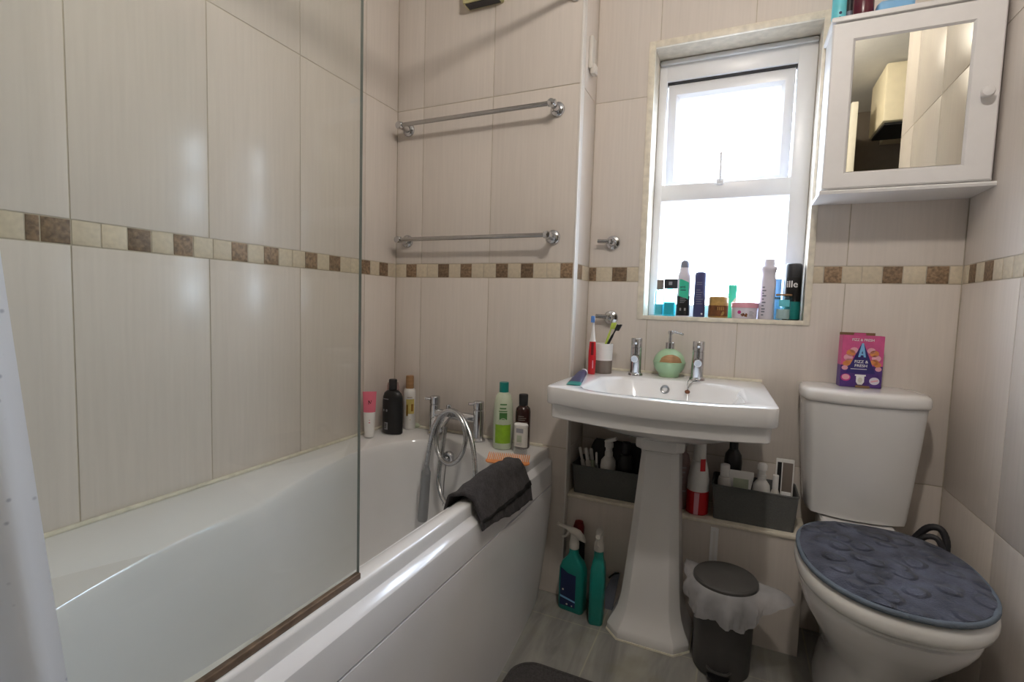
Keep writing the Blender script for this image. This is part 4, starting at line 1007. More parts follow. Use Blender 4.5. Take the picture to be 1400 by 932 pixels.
obj('round_print', bm, ['magenta', 'light_pink'], t); bm = BM(); poly(bm, f2, circ(.035, .018*k, .013, .011), 2); poly(bm, f3, [(.026, .014*k), (.044, .018*k), (.044, .022*k), (.026, .018*k)], 1); obj('flag_print', bm, ['magenta', 'light_pink', 'lilac_white'], t)
bm = BM(); poly(bm, f3, [(-.0155, .033*k), (.0125, .033*k), (.0125, .029*k), (-.0155, .029*k)], 0); poly(bm, f3, [(-.012, .029*k), (.009, .029*k), (.009, .014*k), (.004, .007*k), (-.007, .007*k), (-.012, .014*k)], 0); poly(bm, bf(.0016), circ(-.0015, .019*k, .006, .008), 1); obj('toilet_pictogram', bm, ['print_white', 'offwhite'], t)
bm = BM(); c_ = bp_(.004, -.006, .0); box(bm, c_.x-.018, c_.x+.018, c_.y-.004, c_.y+.003, .8285, .8345, .001); obj('torn_flap', bm, 'cardboard', t)

# ---------------- on top of the mirrored cabinet
zc = cz1+.0155
def ctop(u0, u1, y): return at(u0, 12, 1, y).x, at(u1, 12, 1, y).x
a, b = ctop(1137.5, 1157.5, 1.755); p = Vector(((a+b)/2, 1.755, zc)); r = (b-a)/2
t = lathe_bottle('shower_gel_bottle', 'turquoise bottle standing on top of the mirrored cabinet, leftmost there', 'bottle', p, [('bottle', [(r*.93, 0), (r, .004), (r, .12), (r*.5, .135), (r*.5, .14)], 'turquoise'), ('cap', [(r*.55, .1405), (r*.55, .165), (0, .167)], 'white_plastic')])
bm = BM(); fn = wrap(p, r, facing(p), off=.0005); poly(bm, fn, circ(.004, .028, .004, .004)); poly(bm, fn, circ(.003, .016, .003, .002)); obj('printed_drops', bm, 'navy', t)
a, b = ctop(1157.5, 1165.5, 1.775); p = Vector(((a+b)/2+.002, 1.79, zc)); 
t = thing('nail_polish_pot', 'narrow grey pot between turquoise bottle and red jar on the cabinet', 'pot', p)
bm = BM(); lathe(bm, p, [(.010, 0), (.0115, .003), (.0115, .05), (0, .05)]); obj('pot', bm, 'slate', t)
bm = BM(); lathe(bm, p, [(.010, .0505), (.009, .085), (0, .086)]); obj('cap', bm, 'charcoal', t)
a, b = ctop(1166, 1195.5, 1.76); p = Vector(((a+b)/2, 1.765, zc)); r = (b-a)/2
t = thing('candle_jar', 'dark red glass jar on top of the mirrored cabinet', 'jar', p)
bm = BM(); lathe(bm, p, [(r*.9, 0), (r, .005), (r, .075), (r*.94, .08)]); obj('jar', bm, 'wine', t)
bm = BM(); lathe(bm, p, [(r*.97, .0805), (r*.97, .095), (r*.9, .098), (0, .098)]); obj('lid', bm, 'charcoal', t)
a, b = ctop(1197, 1248, 1.77)
p = Vector(((a+b)/2, 1.775, zc)); t = thing('tissue_pack', 'sky blue pack lying on top of the mirrored cabinet', 'pack', p)
bm = BM(); rrbox(bm, p.x, 1.785, (b-a)/2, .045, .012, [(.006, zc), (0, zc+.006), (0, zc+.036), (.008, zc+.044)]); obj('pack', bm, 'sky_blue', t)
bm = BM(); box(bm, p.x+.010, p.x+.034, 1.735, 1.7395, zc+.006, zc+.016); obj('navy_print', bm, 'navy', t)

# ---------------- bath deck, wall side
zd = RIM+.0005
def deck(u, v): q = at(u, v, 2, RIM); q.z = zd; return q
# pink and white tube standing on its cap
y = 1.455; p = Vector((XL+.05, y, zd))
H = at(507, 535.5, 1, y).z-RIM
t = thing('face_wash_tube', 'pink and white squeeze tube standing on the bath deck by the corner', 'tube', p)
n = 28
p.x = at(505, 575, 1, y).x; Rt = Matrix.Rotation(.62, 3, 'Z')
def tr2(z, hx, hy): return [p+Rt@Vector((hx*math.cos(2*PI*i/n), hy*math.sin(2*PI*i/n), z)) for i in range(n)]
bm = BM(); loft(bm, [tr2(.0, .0165, .0165), tr2(.002, .0175, .0175), tr2(.020, .0175, .0175)]); obj('cap', bm, 'white_plastic', t)
bm = BM(); loft(bm, [tr2(.020, .0185, .0175), tr2(H*.55, .0215, .0125)]); obj('white_half', bm, 'white_plastic', t)
bm = BM(); loft(bm, [tr2(H*.55, .0216, .0125), tr2(H*.93, .0245, .003), tr2(H, .025, .0012)]); obj('pink_half', bm, 'pink', t)
bm = BM(); fa = facing(p); fn = lambda u, v: p+Rt@Vector((u*.95+.001, -(.0175-(v-.02)*.0145/(H-.02)+.0016)+abs(u)*.28, v))
text(bm, 'N.', fn, 0, .022, dv=H*.76, du=.003, squeeze=.8); obj('initials', bm, 'dark_brown', t)
bm = BM(); lines(bm, fn, -.008, .010, H*.30, H*.52, 4); obj('small_print', bm, 'pink', t)
# dark red bottle behind
p = Vector((at(521, 570, 1, 1.625).x, 1.62, zd)); p.x = max(p.x, XL+.03); H = at(522, 521, 1, 1.62).z-RIM
t = thing('conditioner_bottle', 'dark red and clear bottle hidden behind the black shampoo bottle', 'bottle', p)
bm = BM(); lathe(bm, p, [(.022, 0), (.024, .003), (.024, H*.5)]); obj('bottle', bm, 'wine', t)
bm = BM(); lathe(bm, p, [(.024, H*.5), (.024, H*.93), (.021, H), (0, H)]); obj('clear_top', bm, 'pink_plastic', t)
# black shampoo bottle
p = deck(536.5, 592); H = at(539, 518.5, 1, p.y).z-RIM; ax, ay = .0415, .023; k = H/.165
pr = [(.9, 0), (1, .004), (1, .098*k), (.96, .112*k), (.84, .123*k), (.62, .130*k), (.42, .133*k)]
t = thing('shampoo_bottle', 'large black shampoo bottle on the wall side of the bath deck', 'bottle', p)
rzb = 0.15
bm = BM(); lathe(bm, p, [(r*ax, z) for r, z in pr], sy=ay/ax, rz=rzb, seg=40); obj('bottle', bm, 'black_plastic', t)
bm = BM(); lathe(bm, p, [(.0148, .133*k), (.0155, .136*k), (.0155, .162*k), (.014, .165*k), (0, .165*k)]); obj('cap', bm, 'black_soft', t)
def fnb(u, v): # on the oval front
    r = profr([(r*ax, z) for r, z in pr])(v)+.0006; a = -PI/2-.32+u/ax*.95
    return p+Vector((r*math.cos(a)*math.cos(rzb)-r*ay/ax*math.sin(a)*math.sin(rzb), r*math.cos(a)*math.sin(rzb)+r*ay/ax*math.sin(a)*math.cos(rzb)-.0006, v))
bm = BM(); patch(bm, fnb, -.024, .008, .110*k-.006, .110*k-.003, 0, 8); 
for u in (-.017, .000): poly(bm, fnb, circ(u, .072*k, .0045, .005))
patch(bm, fnb, -.012, .006, .014*k, .036*k, 0, 4); obj('print', bm, 'print_grey', t)
bm = BM(); fo = lambda u, v: fnb(u, v)+Vector((0, -.0006, 0)); lines(bm, fo, -.009, .003, .017*k, .033*k, 3, duty=.6); obj('barcode', bm, 'print_black', t)
# body oil
p = Vector((at(559.5, 580, 1, 1.632).x, 1.632, zd)); H = at(557, 513, 1, 1.632).z-RIM; k = H/.175
body = [(.022, 0), (.0238, .003), (.0238, .118*k), (.023, .128*k), (.019, .133*k)]
t = lathe_bottle('body_oil_bottle', 'slim white and yellow oil bottle with brown cap near the left bath tap', 'bottle', p, [('bottle', body, 'white_plastic'), ('cap', [(.0155, .1335*k), (.0155, .170*k), (.0145, .175*k), (0, .175*k)], 'wood_cap')])
bm = BM(); fn = wrap(p, profr(body), facing(p), off=.0005); patch(bm, fn, -.014, .020, .052*k, .100*k, 0, 12); poly(bm, fn, [(-.010, .052*k), (.016, .052*k), (.003, .030*k)], 0); obj('yellow_panel', bm, 'oil_yellow', t)
bm = BM(); fn = wrap(p, profr(body), facing(p), off=.001); patch(bm, fn, -.013, -.006, .045*k, .082*k, 0, 3); patch(bm, fn, .006, .016, .060*k, .084*k, 0, 3); lines(bm, fn, -.010, .012, .104*k, .108*k, 1); obj('print', bm, 'amber', t)
# soap
p = deck(569, 583); p.y -= .005
t = thing('soap_dish', 'small pale green soap dish left of the bath taps', 'soap dish', p)
bm = BM(); lathe(bm, p, [(.020, 0), (.024, .003), (.027, .009), (.025, .009), (.021, .005), (0, .0045)], sy=.8); obj('dish', bm, 'soap_moss', t)
bm = BM(); lathe(bm, p, [(.014, .005), (.018, .008), (.017, .013), (.010, .016), (0, .0165)], sy=.75); obj('soap', bm, 'pale_green', t)

# ---------------- bath deck, room side
def onrim(u, v, y): return Vector((at(u, v, 1, y).x, y, zd))
p = onrim(687, 605, 1.578); H = at(687, 522, 1, 1.578).z-RIM; k = H/.205
body = [(.031, 0), (.034, .004), (.0355, .06*k), (.0345, .12*k), (.031, .150*k), (.025, .166*k), (.016, .174*k)]
t = lathe_bottle('shampoo_bottle', 'pale green shampoo bottle with teal cap on the bath deck', 'bottle', p, [('bottle', body, 'pale_green'), ('cap', [(.0165, .1745*k), (.0165, .203*k), (.0155, .205*k), (0, .205*k)], 'teal_deep')])
bm = BM(); fn = wrap(p, profr(body), facing(p), off=.0006)
patch(bm, fn, -.030, .030, .020*k, .078*k, 0, 22, 4); poly(bm, fn, [(-.030, .078*k), (.030, .078*k), (.012, .092*k), (-.004, .096*k), (-.018, .090*k)], 0); obj('lime_label', bm, 'lime', t)
bm = BM(); fn = wrap(p, profr(body), facing(p), off=.0010); patch(bm, fn, -.014, .014, .094*k, .115*k, 0, 10, 2); patch(bm, fn, -.016, .014, .118*k, .121*k, 0, 8); patch(bm, fn, -.013, .010, .126*k, .130*k, 0, 8); patch(bm, fn, -.012, .012, .138*k, .142*k, 0, 8); obj('leaf_print', bm, 'leaf_green', t)
bm = BM(); fn = wrap(p, profr(body), facing(p), off=.0012); tube(bm, [fn(.011*math.cos(a), .088*k+.011*math.sin(a)) for a in [2*PI*q/24 for q in range(25)]], .0011, 6); obj('lime_slice', bm, 'pale_green', t)
# dark brown bottle
p = onrim(714, 603, 1.612); H = at(713, 538.5, 1, 1.612).z-RIM; k = H/.175
body = [(.024, 0), (.0265, .004), (.0265, .118*k), (.0245, .130*k), (.0165, .137*k), (.0145, .139*k)]
t = lathe_bottle('conditioner_bottle', 'dark brown bottle with black cap behind the clear stick on the bath deck', 'bottle', p, [('bottle', body, 'dark_brown'), ('cap', [(.0155, .1395*k), (.0165, .172*k), (.015, .175*k), (0, .175*k)], 'black_soft')])
bm = BM(); fn = wrap(p, profr(body), facing(p), off=.0006); lines(bm, fn, -.018, .016, .092*k, .110*k, 3, duty=.4); patch(bm, fn, -.018, .018, .078*k, .088*k, 0, 10); obj('print', bm, 'taupe', t)
# clear deodorant stick
p = onrim(711.5, 615, 1.538); H = at(711, 578, 1, 1.538).z-RIM
t = thing('deodorant_stick', 'clear and white deodorant stick in front of the dark brown bottle', 'deodorant', p)
bm = BM(); rrbox(bm, p.x, p.y, 0.0245, 0.0115, 0.0110, [(.002, zd), (0, zd+.003), (0, zd+H*.25)]); obj('base', bm, 'clear_stick', t)
bm = BM(); rrbox(bm, p.x, p.y, 0.0242, 0.0112, 0.0105, [(0, zd+H*.25), (0, zd+H*.90)]); obj('body', bm, 'offwhite', t)
bm = BM(); rrbox(bm, p.x, p.y, 0.0249, 0.0118, 0.0110, [(0, zd+H*.90), (0, zd+H*.95), (.004, zd+H*.99), (.010, zd+H)]); obj('cap', bm, 'white_plastic', t)
bm = BM(); fn = flatmap((p.x, p.y-.0116, zd), (1, 0, 0), (0, 0, 1)); patch(bm, fn, -.013, .013, H*.70, H*.84, 0, 2); patch(bm, fn, -.010, .008, H*.40, H*.62, 1, 2); lines(bm, lambda u, v: fn(u, v)+Vector((0, -.0003, 0)), -.012, .010, H*.30, H*.38, 2, 0); obj('label', bm, ['print_grey', 'soap_moss'], t)
# comb
a, b = at(664, 626.5, 2, RIM+.012), at(724, 631.5, 2, RIM+.012)
t = thing('comb', 'orange wide-toothed comb lying on the bath corner above the grey towel', 'comb', (a+b)/2)
d = b-a; d.z = 0; L_ = d.length; d.normalize(); q_ = Vector((-d.y, d.x, 0)); lift = Vector((0, 0, .35))
bm = BM(); c0 = Vector((a.x, a.y, RIM+.0065)); 
def cb(u, v, w_): return c0+d*u+q_*(v*.93)+Vector((0, 0, v*.42+w_))
loft(bm, [[cb(u, -.008+e, -.0018), cb(u, .004, -.0018), cb(u, .004, .0018), cb(u, -.008+e, .0018)] for u, e in ((0, .006), (.008, 0), (L_-.008, 0), (L_, .006))]); obj('spine', bm, 'orange', t)
bm = BM(); nt_ = 22
for i in range(nt_):
    u = .005+(L_-.010)*i/(nt_-1)
    loft(bm, [[cb(u-w_, v, -.0014), cb(u+w_, v, -.0014), cb(u+w_, v, .0014), cb(u-w_, v, .0014)] for v, w_ in ((.003, .0018), (.032, .0016), (.040, .0006))])
to = obj('teeth', bm, 'orange', t)
# folded grey hand towel over the rim
tw = thing('hand_towel', 'dark grey hand towel hung over the outer edge of the bath', 'towel', (-.60, 1.26, RIM))
y0, y1 = 1.085, 1.425
TLO, THI = at(651, 733, 0, -.552).z, at(721, 691, 0, -.552).z
def tsec(t_):
    """cross-section from inside the tub over the rim to the hem outside; t_ runs along the bath"""
    y = y0+(y1-y0)*t_; hump = .008+.034*math.sin(min(1, t_*1.02+.02)*PI)**.9
    xi = -.662+.012*t_; zi = .500+.012*t_; low = TLO+(THI-TLO)*t_+.004*math.sin(t_*9)
    yo = .030*(1-t_)-.035*t_
    pts = [(xi, zi-.02, 0), (xi-.004, zi+.01, 0), (-.652, RIM+.006, 0), (-.640, RIM+.012+hump*.35, .1), (-.618, RIM+.012+hump*.8, .2), (-.598, RIM+.012+hump*.75, .3), (-.584, RIM+.008+hump*.35, .4), (-.574, RIM-.010, .5), (-.5585, .500, .65), (-.5535, (.500+low)/2, .85), (-.552, low, 1)]
    out = catmull([Vector((x-.010*max(0, t_-.8)*5*(1 if k < 9 else .5), y-yo*s*0+(-.012*s if t_ < .15 else 0), z)) for k, (x, z, s) in enumerate(pts)], 4)
    return out
bm = BM(); ts = [k/30 for k in range(31)]; outer = []
for t_ in ts:
    s = tsec(t_)
    for i, v in enumerate(s):
        w_ = i/len(s); v.x += .0016*math.sin(t_*31+i*.5)+.001*math.sin(t_*57-i*.9); v.z += .0012*math.sin(t_*23+i*.8); v.y += .012*math.sin(w_*5+.5)*(t_-.5)
    outer.append(s)
g = [[bm.verts.new(v) for v in s] for s in outer]
for a_, b_ in zip(g, g[1:]):
    for i in range(len(a_)-1): bm.faces.new((a_[i], a_[i+1], b_[i+1], b_[i]))
to = obj('cloth', bm, 'towel_dark', tw, ang=80); md = to.modifiers.new('t', 'SOLIDIFY'); md.thickness = .006; md.offset = 0
bm = BM(); nn = len(outer[0]); i0, i1 = nn-9, nn-7
g = []
for s in outer: g.append([bm.verts.new(Vector(v)+Vector((.0052, 0, .0015))) for v in (s[i0], s[i1])])
for a_, b_ in zip(g, g[1:]): bm.faces.new((a_[0], a_[1], b_[1], b_[0]))
to = obj('woven_band', bm, 'towel_band', tw); md = to.modifiers.new('t', 'SOLIDIFY'); md.thickness = .0015; md.offset = 0

# ---------------- floor
def trigger_spray(p, label, yaw, W, D, H, lab):
    """flat bottle with a trigger head; yaw turns the broad side"""
    t = thing('spray_bottle', label, 'spray bottle', p, 'teal bathroom spray bottles')
    R = Matrix.Rotation(yaw, 3, 'Z')
    def ring(hx, hy, z, r=.5, dx=0): return [p+R@(Vector((v.x+dx, v.y, z))) for v in rr(0, 0, hx, hy, min(hx, hy)*r, 0, 6)]
    bm = BM(); loft(bm, [ring(W*.94, D*.9, 0), ring(W, D, .006), ring(W, D, H*.36), ring(W*.97, D, H*.50), ring(W*.78, D*.92, H*.58), ring(W*.48, D*.75, H*.63), ring(.017, .016, H*.67, .9), ring(.015, .015, H*.74, .9)]); obj('bottle', bm, 'spray_teal', t)
    f = lambda x, y, z: p+R@Vector((x, y, z))
    bm = BM()
    loft(bm, [ring(.0155, .0155, H*.735, .95), ring(.0165, .0165, H*.74, .95), ring(.0165, .0165, H*.80, .95), ring(.014, .013, H*.83, .9)])
    # head: swept from nozzle (-x) to the back
    hd = [(-.060, H*.965, .006, .007), (-.050, H*.965, .008, .0085), (-.030, H*.955, .010, .012), (0, H*.925, .013, .030), (.018, H*.905, .013, .034), (.032, H*.875, .011, .022), (.040, H*.850, .007, .010)]
    loft(bm, [[f(x, hw*math.cos(a), z+hh*.5*math.sin(a)+0) for a in [2*PI*i/16 for i in range(16)]] for x, z, hw, hh in hd])
    loft(bm, [ring(.015, .013, H*.80, .9), ring(.014, .011, H*.92, .9, .002)])
    obj('spray_head', bm, 'offwhite', t)
    bm = BM(); tube(bm, catmull([f(-.018, 0, H*.93), f(-.026, 0, H*.885), f(-.034, 0, H*.85), f(-.046, 0, H*.835)], 5), .0042, 8); obj('trigger', bm, 'offwhite', t)
    bm = BM(); cyl(bm, f(-.066, 0, H*.965), f(-.058, 0, H*.965), .008, bev=.001); obj('nozzle', bm, 'offwhite', t)
    if lab:
        g_ = lambda o: (lambda u, v: f(u, -D-o, v))
        bm = BM(); fn = g_(.0005); poly(bm, fn, [(-W*.78, H*.06), (W*.45, H*.06), (W*.45, H*.45), (-W*.2, H*.46), (-W*.78, H*.51)], 0); obj('label', bm, 'label_blue', t)
        bm = BM(); fn = g_(.001); poly(bm, fn, [(-W*.78, H*.155), (W*.45, H*.125), (W*.45, H*.145), (-W*.78, H*.18)], 0); poly(bm, fn, circ(-W*.55, H*.25, .0035, .0035), 1); poly(bm, fn, circ(-W*.2, H*.085, .0035, .0035), 1); poly(bm, fn, circ(W*.2, H*.08, .0025, .0025), 1); obj('label_print', bm, ['sky_blue', 'offwhite'], t)
    return t
pA = at(781, 830, 2, 0); HA = at(785, 718.5, 1, 1.612).z
trigger_spray(Vector((at(783, 800, 1, 1.612).x, 1.612, 0)), 'teal trigger spray bottle with navy label, on the floor beside the bath', -.12, .046, .024, HA, True)
HB = at(822, 721, 1, 1.58).z
tB = trigger_spray(Vector((at(817, 800, 1, 1.595).x, 1.595, 0)), 'teal trigger spray bottle seen edge-on, beside the pedestal foot', 1.72, .042, .024, HB, False)
pB = Vector((at(817, 800, 1, 1.595).x, 1.595, 0))
bm = BM(); Rm = Matrix.Rotation(1.72, 3, 'Z'); poly(bm, lambda u, v: pB+Rm@Vector((u, -.0247, v)), [(-.012, .03), (.018, .022), (.026, .05), (.014, .075), (-.004, .062)]); obj('label', bm, 'gold', tB)
# dark bottle with red cap behind
p = Vector((at(790, 760, 1, 1.665).x, 1.664, .0)); H = at(790, 710, 1, 1.664).z
lathe_bottle('drain_cleaner_bottle', 'dark bottle with round red cap behind the teal spray bottles', 'bottle', p, [('bottle', [(.020, 0), (.0235, .004), (.0235, H*.70), (.020, H*.80), (.017, H*.83)], 'black_soft'), ('cap', [(.019, H*.8305), (.0195, H*.92), (.014, H*.985), (0, H)], 'dark_red')])
# pedal bin with its liner
pb_ = Vector((.010, 1.546, 0)); HBn = .270; rb0, rb1 = .077, .084
bn = thing('pedal_bin', 'small dark grey pedal bin on the floor between pedestal and toilet', 'bin', pb_)
bm = BM(); lathe(bm, pb_, [(rb0-.004, 0), (rb0, .004), (rb0+.001, .02), (rb1, HBn-.014), (rb1-.003, HBn-.012), (rb0-.006, .03), (0, .028)], seg=48); obj('bucket', bm, 'bin_grey', bn)
bm = BM(); lathe(bm, pb_, [(rb1+.001, HBn-.010), (rb1+.004, HBn-.006), (rb1+.004, HBn), (rb1, HBn+.005), (rb1*.5, HBn+.009), (0, HBn+.010)], seg=48); obj('lid', bm, 'bin_lid', bn)
dv_ = Vector((-.05, -1, 0)).normalized(); pv = pb_+dv_*rb0
bm = BM(); M2 = Vector((dv_.y, -dv_.x, 0))
loft(bm, [[pv+dv_*(.0+.030*math.sin(a))+M2*(.030*math.cos(a))+Vector((0, 0, z)) for a in [PI*i/14 for i in range(15)]] for z in (.012, .020)]); obj('pedal', bm, 'black_plastic', bn)
bm = BM(); tube(bm, [pv+dv_*(-.006+.026*math.sin(a))+M2*(.030*math.cos(a))+Vector((0, 0, .034+.004*math.sin(a))) for a in [PI*i/16 for i in range(17)]], .0035, 8); obj('pedal_guard', bm, 'bin_grey', bn)
bm = BM(); box(bm, pb_.x-.022, pb_.x+.022, pb_.y+rb1-.006, pb_.y+rb1+.012, HBn-.05, HBn-.004, .004); obj('hinge', bm, 'bin_grey', bn)
ln = thing('bin_liner', 'crumpled translucent white liner hanging out around the bin rim', 'bin liner', (pb_.x, pb_.y, .22))
bm = BM(); n = 96; rings = []
def lobe(a, c, w_): 
    d = (a-c+PI) % (2*PI)-PI; return math.exp(-(d/w_)**2)
for j in range(13):
    t_ = j/12; ring = []
    for i in range(n):
        a = 2*PI*i/n
        wr = .004*math.sin(a*9+t_*3)+.003*math.sin(a*17+2)+.002*math.sin(a*31+t_*9)
        right = lobe(a, -.05, .42); left = lobe(a, PI*.86, .42); front = lobe(a, -PI/2, .9)
        if t_ < .25:      # tucked between bucket and lid
            q = t_/.25; r = rb1-.010+.016*q; z = HBn-.030+.024*q
        else:
            q = (t_-.25)/.75
            out = .016*math.sin(min(1, q*1.3)*PI*.62); r = rb1+.006+out+wr*q*1.4
            drop = (.070+.018*front+.010*math.sin(a*5+1))*q**1.15; z = HBn-.006-drop
            r += right*(.088*q*(1-.25*q)); z += right*(.056*q+.010*math.sin(q*3)); r += left*(.022*q); z += left*(.085*q)
            z += .003*math.sin(a*13)*q
        ring.append(Vector((pb_.x+r*math.cos(a), pb_.y+r*math.sin(a)*(1 if math.sin(a) < 0 else .97), z)))
    rings.append(ring)
loft(bm, rings, False, False); obj('film', bm, 'liner_film', ln, ang=25)
# white strip on the ledge front
a, b = at(972, 719, 1, LY), at(983, 719, 1, LY)
st = thing('wall_strip', 'white plastic strip upright on the tiled ledge front behind the bin', 'strip', (a.x, LY, .2))
bm = BM(); box(bm, a.x, b.x, LY-.009, LY-.0005, .10, a.z, .002); obj('cover', bm, 'print_white', st)
bm = BM(); box(bm, a.x+.008, b.x-.008, LY-.0105, LY-.0085, .11, a.z-.01, .0005); obj('ridge', bm, 'white_plastic', st)
# bath mat
bmx = thing('bath_mat', 'dark grey bath mat on the floor in front of the bath', 'bath mat', (-.40, 1.08, 0))
bm = BM(); rrbox(bm, -.335, 1.085, .195, .205, .07, [(.004, .0005), (0, .004), (0, .010), (.006, .0145)], n=10); obj('pile', bm, 'mat_grey', bmx)
bm = BM(); pth = rr(-.335, 1.085, .192, .202, .067, .0135, 10); tube(bm, pth+pth[:1], .005, 8); obj('edging', bm, 'mat_grey', bmx)
# cable behind the pedestal and the thing beside the toilet
p = at(852, 828, 2, 0.0)
cb_ = thing('scrub_pad', 'dark grey pad leaning behind the left side of the pedestal foot', 'pad', (-.315, 1.62, 0))
bm = BM(); loft(bm, [[Vector((-.395, 1.664, 0)), Vector((-.340, 1.664, 0)), Vector((-.340, 1.674, 0)), Vector((-.395, 1.674, 0))] if t_ == 0 else [Vector((-.395+.055*t_, 1.664+.008*t_, .13*t_)), Vector((-.340+.018*t_, 1.664+.008*t_, .13*t_)), Vector((-.340+.018*t_, 1.674+.008*t_, .13*t_)), Vector((-.395+.055*t_, 1.674+.008*t_, .13*t_))] for t_ in (0, .3, .6, .85, 1)]); obj('pad', bm, 'slate', cb_)
bm = BM(); tube(bm, catmull([(-.355, 1.660, .115), (-.338, 1.662, .132), (-.322, 1.665, .138)], 6), .003, 6); obj('cord', bm, 'black_soft', cb_)
hs = thing('cistern_hose', 'dark coiled hose in the corner right of the cistern', 'hose', (.545, 1.74, .40))
bm = BM(); q = [at(u, v, 1, 1.77) for u, v in ((1243, 745), (1254, 729), (1267, 717), (1281, 718), (1287, 734), (1282, 756))]; q = [Vector((min(v.x, XR-.018), v.y-.01*i, v.z)) for i, v in enumerate(q)]
tube(bm, catmull(q, 8), .009, 12, ridged=.06); obj('hose', bm, 'charcoal', hs)
bm = BM(); q2 = [v+Vector((-.012, -.02, -.022)) for v in q]; tube(bm, catmull(q2[1:], 8), .0075, 12, ridged=.06); obj('inner_loop', bm, 'charcoal', hs)

# ---------------- baskets on the ledge
zl = LZ+.0005
def basket(x0, x1, y0, y1, h, label):
    t = thing('storage_basket', label, 'basket', ((x0+x1)/2, (y0+y1)/2, zl), 'grey baskets on the ledge')
    cx, cy2, hx, hy = (x0+x1)/2, (y0+y1)/2, (x1-x0)/2, (y1-y0)/2; tp = .008
    bm = BM()
    R = [rr(cx, cy2, hx-tp, hy-tp, .008, zl, 4), rr(cx, cy2, hx-tp, hy-tp, .008, zl+.002, 4), rr(cx, cy2, hx, hy, .010, zl+h, 4), rr(cx, cy2, hx-.004, hy-.004, .007, zl+h, 4), rr(cx, cy2, hx-tp-.004, hy-tp-.004, .006, zl+.006, 4)]
    loft(bm, R, True, True); obj('tray', bm, 'basket_grey', t)
    bm = BM(); pth = rr(cx, cy2, hx-.001, hy-.001, .009, zl+h, 4); tube(bm, pth+pth[:1], .003, 8); obj('rim', bm, 'basket_grey', t)
    return t
basket(-.516, -.235, 1.700, 1.84, .102, 'left grey basket on the ledge, behind the pedestal')
basket(-.045, .200, 1.700, 1.84, .112, 'right grey basket on the ledge, beside the cistern')
zb = zl+.0075
def bpt(u, v, y): q = at(u, v, 1, y); return Vector((q.x, y, zb))
# right basket
def pump_bottle(p, H, r, label, name='pump_bottle', m='white_plastic'):
    t = thing(name, label, 'bottle', p)
    bm = BM(); lathe(bm, p, [(r*.92, 0), (r, .003), (r, H*.52), (r*.92, H*.62), (r*.6, H*.69), (r*.42, H*.71)]); obj('bottle', bm, m, t)
    bm = BM(); lathe(bm, p, [(r*.5, H*.712), (r*.5, H*.80), (r*.42, H*.81), (r*.42, H*.88), (r*.55, H*.89), (r*.55, H*.97), (r*.4, H), (0, H)]); obj('pump', bm, m, t)
    return t
y = 1.752; p = bpt(991, 650, y); H = at(990, 634, 1, y).z-zb
t = lathe_bottle('lotion_bottle', 'white screw-cap bottle at the left end of the right basket', 'bottle', p, [('bottle', [(.018, 0), (.0195, .003), (.0205, H*.66), (.018, H*.74), (.012, H*.76)], 'offwhite'), ('cap', [(.0145, H*.765), (.0145, H*.98), (.013, H), (0, H)], 'white_plastic')])
y = 1.750; p = bpt(1013, 655, y); H = at(1013, 643.5, 1, y).z-zb; hw = (at(1031, 650, 1, y).x-at(996, 650, 1, y).x)/2
t = thing('cream_tube', 'white and green cream tube standing crimp-up in the right basket', 'tube', p)
def tr3(z, hx, hy): return [p+Vector((hx*math.cos(2*PI*i/24), hy*math.sin(2*PI*i/24), z)) for i in range(24)]
bm = BM(); loft(bm, [tr3(.022, .018, .015), tr3(H*.9, hw, .003), tr3(H, hw, .0013)]); obj('tube', bm, 'white_plastic', t)
bm = BM(); loft(bm, [tr3(0, .014, .014), tr3(.0215, .015, .015)]); obj('cap', bm, 'white_plastic', t)
bm = BM(); fn = lambda u, v: p+Vector((u, -(.015-(v-.022)*.012/(H-.022))-.0012+abs(u)*.05, v)); patch(bm, fn, -hw*.6, hw*.6, H*.62, H*.84, 0, 4); obj('label', bm, 'soap_moss', t)
y = 1.758; p = bpt(1041, 662, y); H = at(1041, 633, 1, y).z-zb
pump_bottle(p, H, .0260, 'round white pump bottle in the middle of the right basket')
y = 1.738; p = bpt(1060, 664, y); H = at(1058, 649, 1, y).z-zb
lathe_bottle('dropper_bottle', 'small white capped bottle right of the pump bottle in the right basket', 'bottle', p, [('bottle', [(.012, 0), (.013, .003), (.013, H*.62), (.008, H*.72)], 'offwhite'), ('cap', [(.0085, H*.725), (.0085, H), (0, H)], 'white_plastic')])
y = 1.772; p = bpt(1078, 668, y); zt = at(1078, 628, 1, y).z; xl_, xr_ = at(1060, 650, 1, y).x, at(1093, 650, 1, y).x
xr_ = min(xr_, .188)
t = thing('makeup_palette', 'upright white-framed palette with dark panel at the right end of the right basket', 'palette', p)
bm = BM(); box(bm, xl_, xr_, y-.005, y+.005, zb, zt, .002); obj('case', bm, 'white_plastic', t)
bm = BM(); box(bm, xl_+.004, xl_+.016, y-.0062, y-.0045, zb+.03, zt-.010, .0006); obj('dark_panel', bm, 'black_plastic', t)
bm = BM(); box(bm, xl_+.019, xr_-.004, y-.0062, y-.0045, zb+.075, zt-.010, .0006); obj('grey_panel', bm, 'taupe', t)
bm = BM(); box(bm, xl_+.019, xr_-.006, y-.016, y-.0065, zb+.03, zb+.098, .001); obj('white_card', bm, 'print_white', t)
